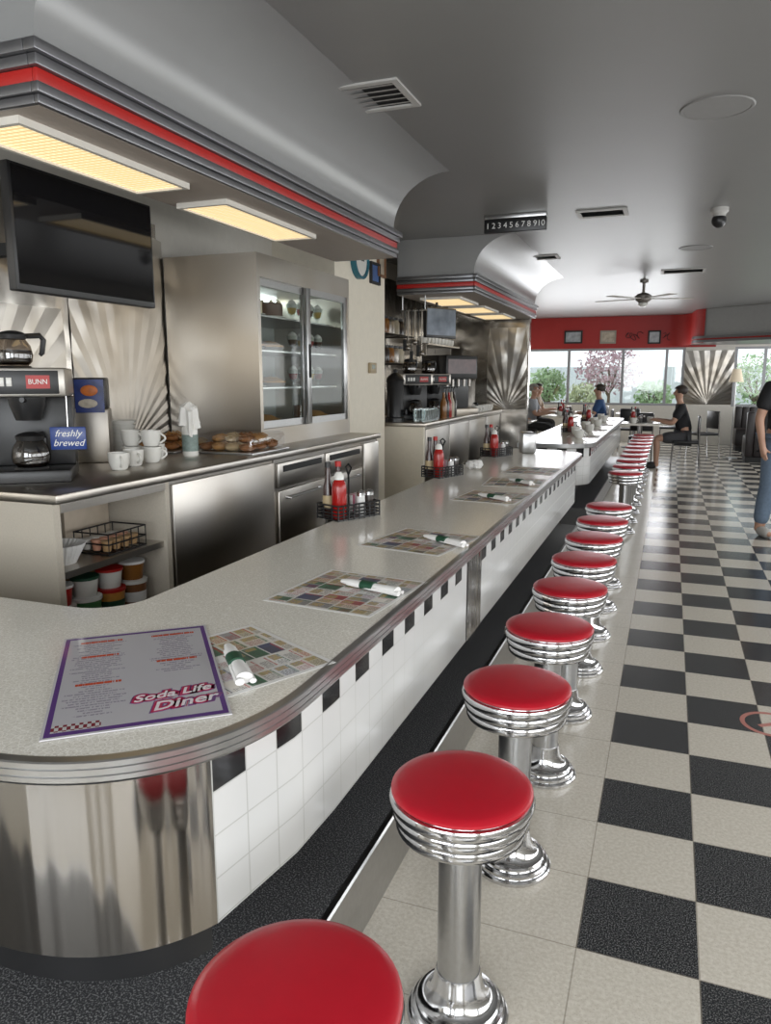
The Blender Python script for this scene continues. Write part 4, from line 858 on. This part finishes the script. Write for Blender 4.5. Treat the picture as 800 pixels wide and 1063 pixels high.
# ------------------------------------------------------------ outside greenery
def bush(name,label,p,rx,rz,col,n,trunk):
    t=thing(name,label,'tree' if trunk else 'bush',(p.x,p.y,-.02))
    zc=p.z+.02; b=MB()
    for k in range(n):
        a=random.uniform(0,2*PI); u=random.uniform(-1,1); r=random.uniform(.45,1)
        c=Vector((rx*r*cos(a)*math.sqrt(1-u*u),rx*.7*r*sin(a)*math.sqrt(1-u*u),zc+rz*r*u))
        if c.z<.03: continue
        e=Vector((random.gauss(0,1),random.gauss(0,1),random.gauss(0,1))).normalized(); f=e.orthogonal().normalized(); s=random.uniform(.04,.09)
        b.poly([c+e*s,c+f*s*.5,c-e*s,c-f*s*.5])
    b.build('foliage',col,t,smooth=False,norm=False)
    b=MB(); b.tube([(0,0,0),(.03,0,zc*.5),(0,.02,zc)],[.06,.045,.02],8)
    for k in range(6):
        a=k*1.05; b.tube([(0,0,zc*.55),(rx*.6*cos(a),rx*.4*sin(a),zc+rz*.3)],[.025,.008],6)
    b.build('trunk',mat('bark',(.12,.08,.05),.8),t)
lg=mat('leaf_green',(.32,.46,.24),.6,0,.4,3); lr=mat('leaf_plum',(.46,.3,.34),.6,0,.35,3); lo=mat('leaf_olive',(.5,.54,.34),.6,0,.35,3)
bush('small_tree','plum leaved tree outside the far windows',P(632,383,y=23.5),1.0,.75,lr,1100,True)
bush('garden_bush','bright green bush outside the leftmost far window',P(568,400,y=20),.55,.5,lg,800,False)
bush('garden_bush','olive bush outside the middle far window',P(605,412,y=21.7),.5,.4,lo,600,False)
bush('garden_bush','green bush outside the right part of far window',P(678,410,y=21.5),.55,.4,lg,600,False)
bush('small_tree','green tree outside the far right window',P(785,395,y=23),.9,.8,lg,800,True)
hz=thing('garden_fence','pale grey wall fence beyond the garden bushes','fence',(0,26,-.02))
for k in range(40): MB().box(-10+.5*k,-10+.5*k+.495,25.97,26.03,-.02,1.85).build('board',mat('fence_paint',(.68,.71,.75),.7),hz,hz,smooth=False)
# ------------------------------------------------------------ light
w=bpy.data.worlds.new('sky'); S.world=w; w.use_nodes=True; bg=w.node_tree.nodes['Background']; bg.inputs[0].default_value=(.88,.94,1,1); bg.inputs[1].default_value=1.8
def area(name,loc,rot,sx,sy,e,col=(1,.985,.96)):
    l=bpy.data.lights.new(name,'AREA'); l.shape='RECTANGLE'; l.size=sx; l.size_y=sy; l.energy=e; l.color=col
    o=bpy.data.objects.new(name,l); COL.objects.link(o); o.location=loc; o.rotation_euler=rot
for k,yy in enumerate((-.35,3.05,6.45,9.85,13.25,16.6)): area('window_daylight',(XR-.02,yy,1.55),(0,R(90),0),1.3,2.9,(38,35,32,28,25,22)[k])
for k,xx in enumerate((-1.4,1.15)): area('window_daylight',(xx,YN+.02,1.65),(R(90),0,0),2.0,1.6,70,(.94,.975,1))  # added fill from behind the camera, set in the near wall openings
area('window_daylight',((wl+wr)/2,YF-.05,1.55),(R(-90),0,0),3.2,1.2,70,(.96,.965,1))
S.view_settings.view_transform='Standard'
S.view_settings.look='None'
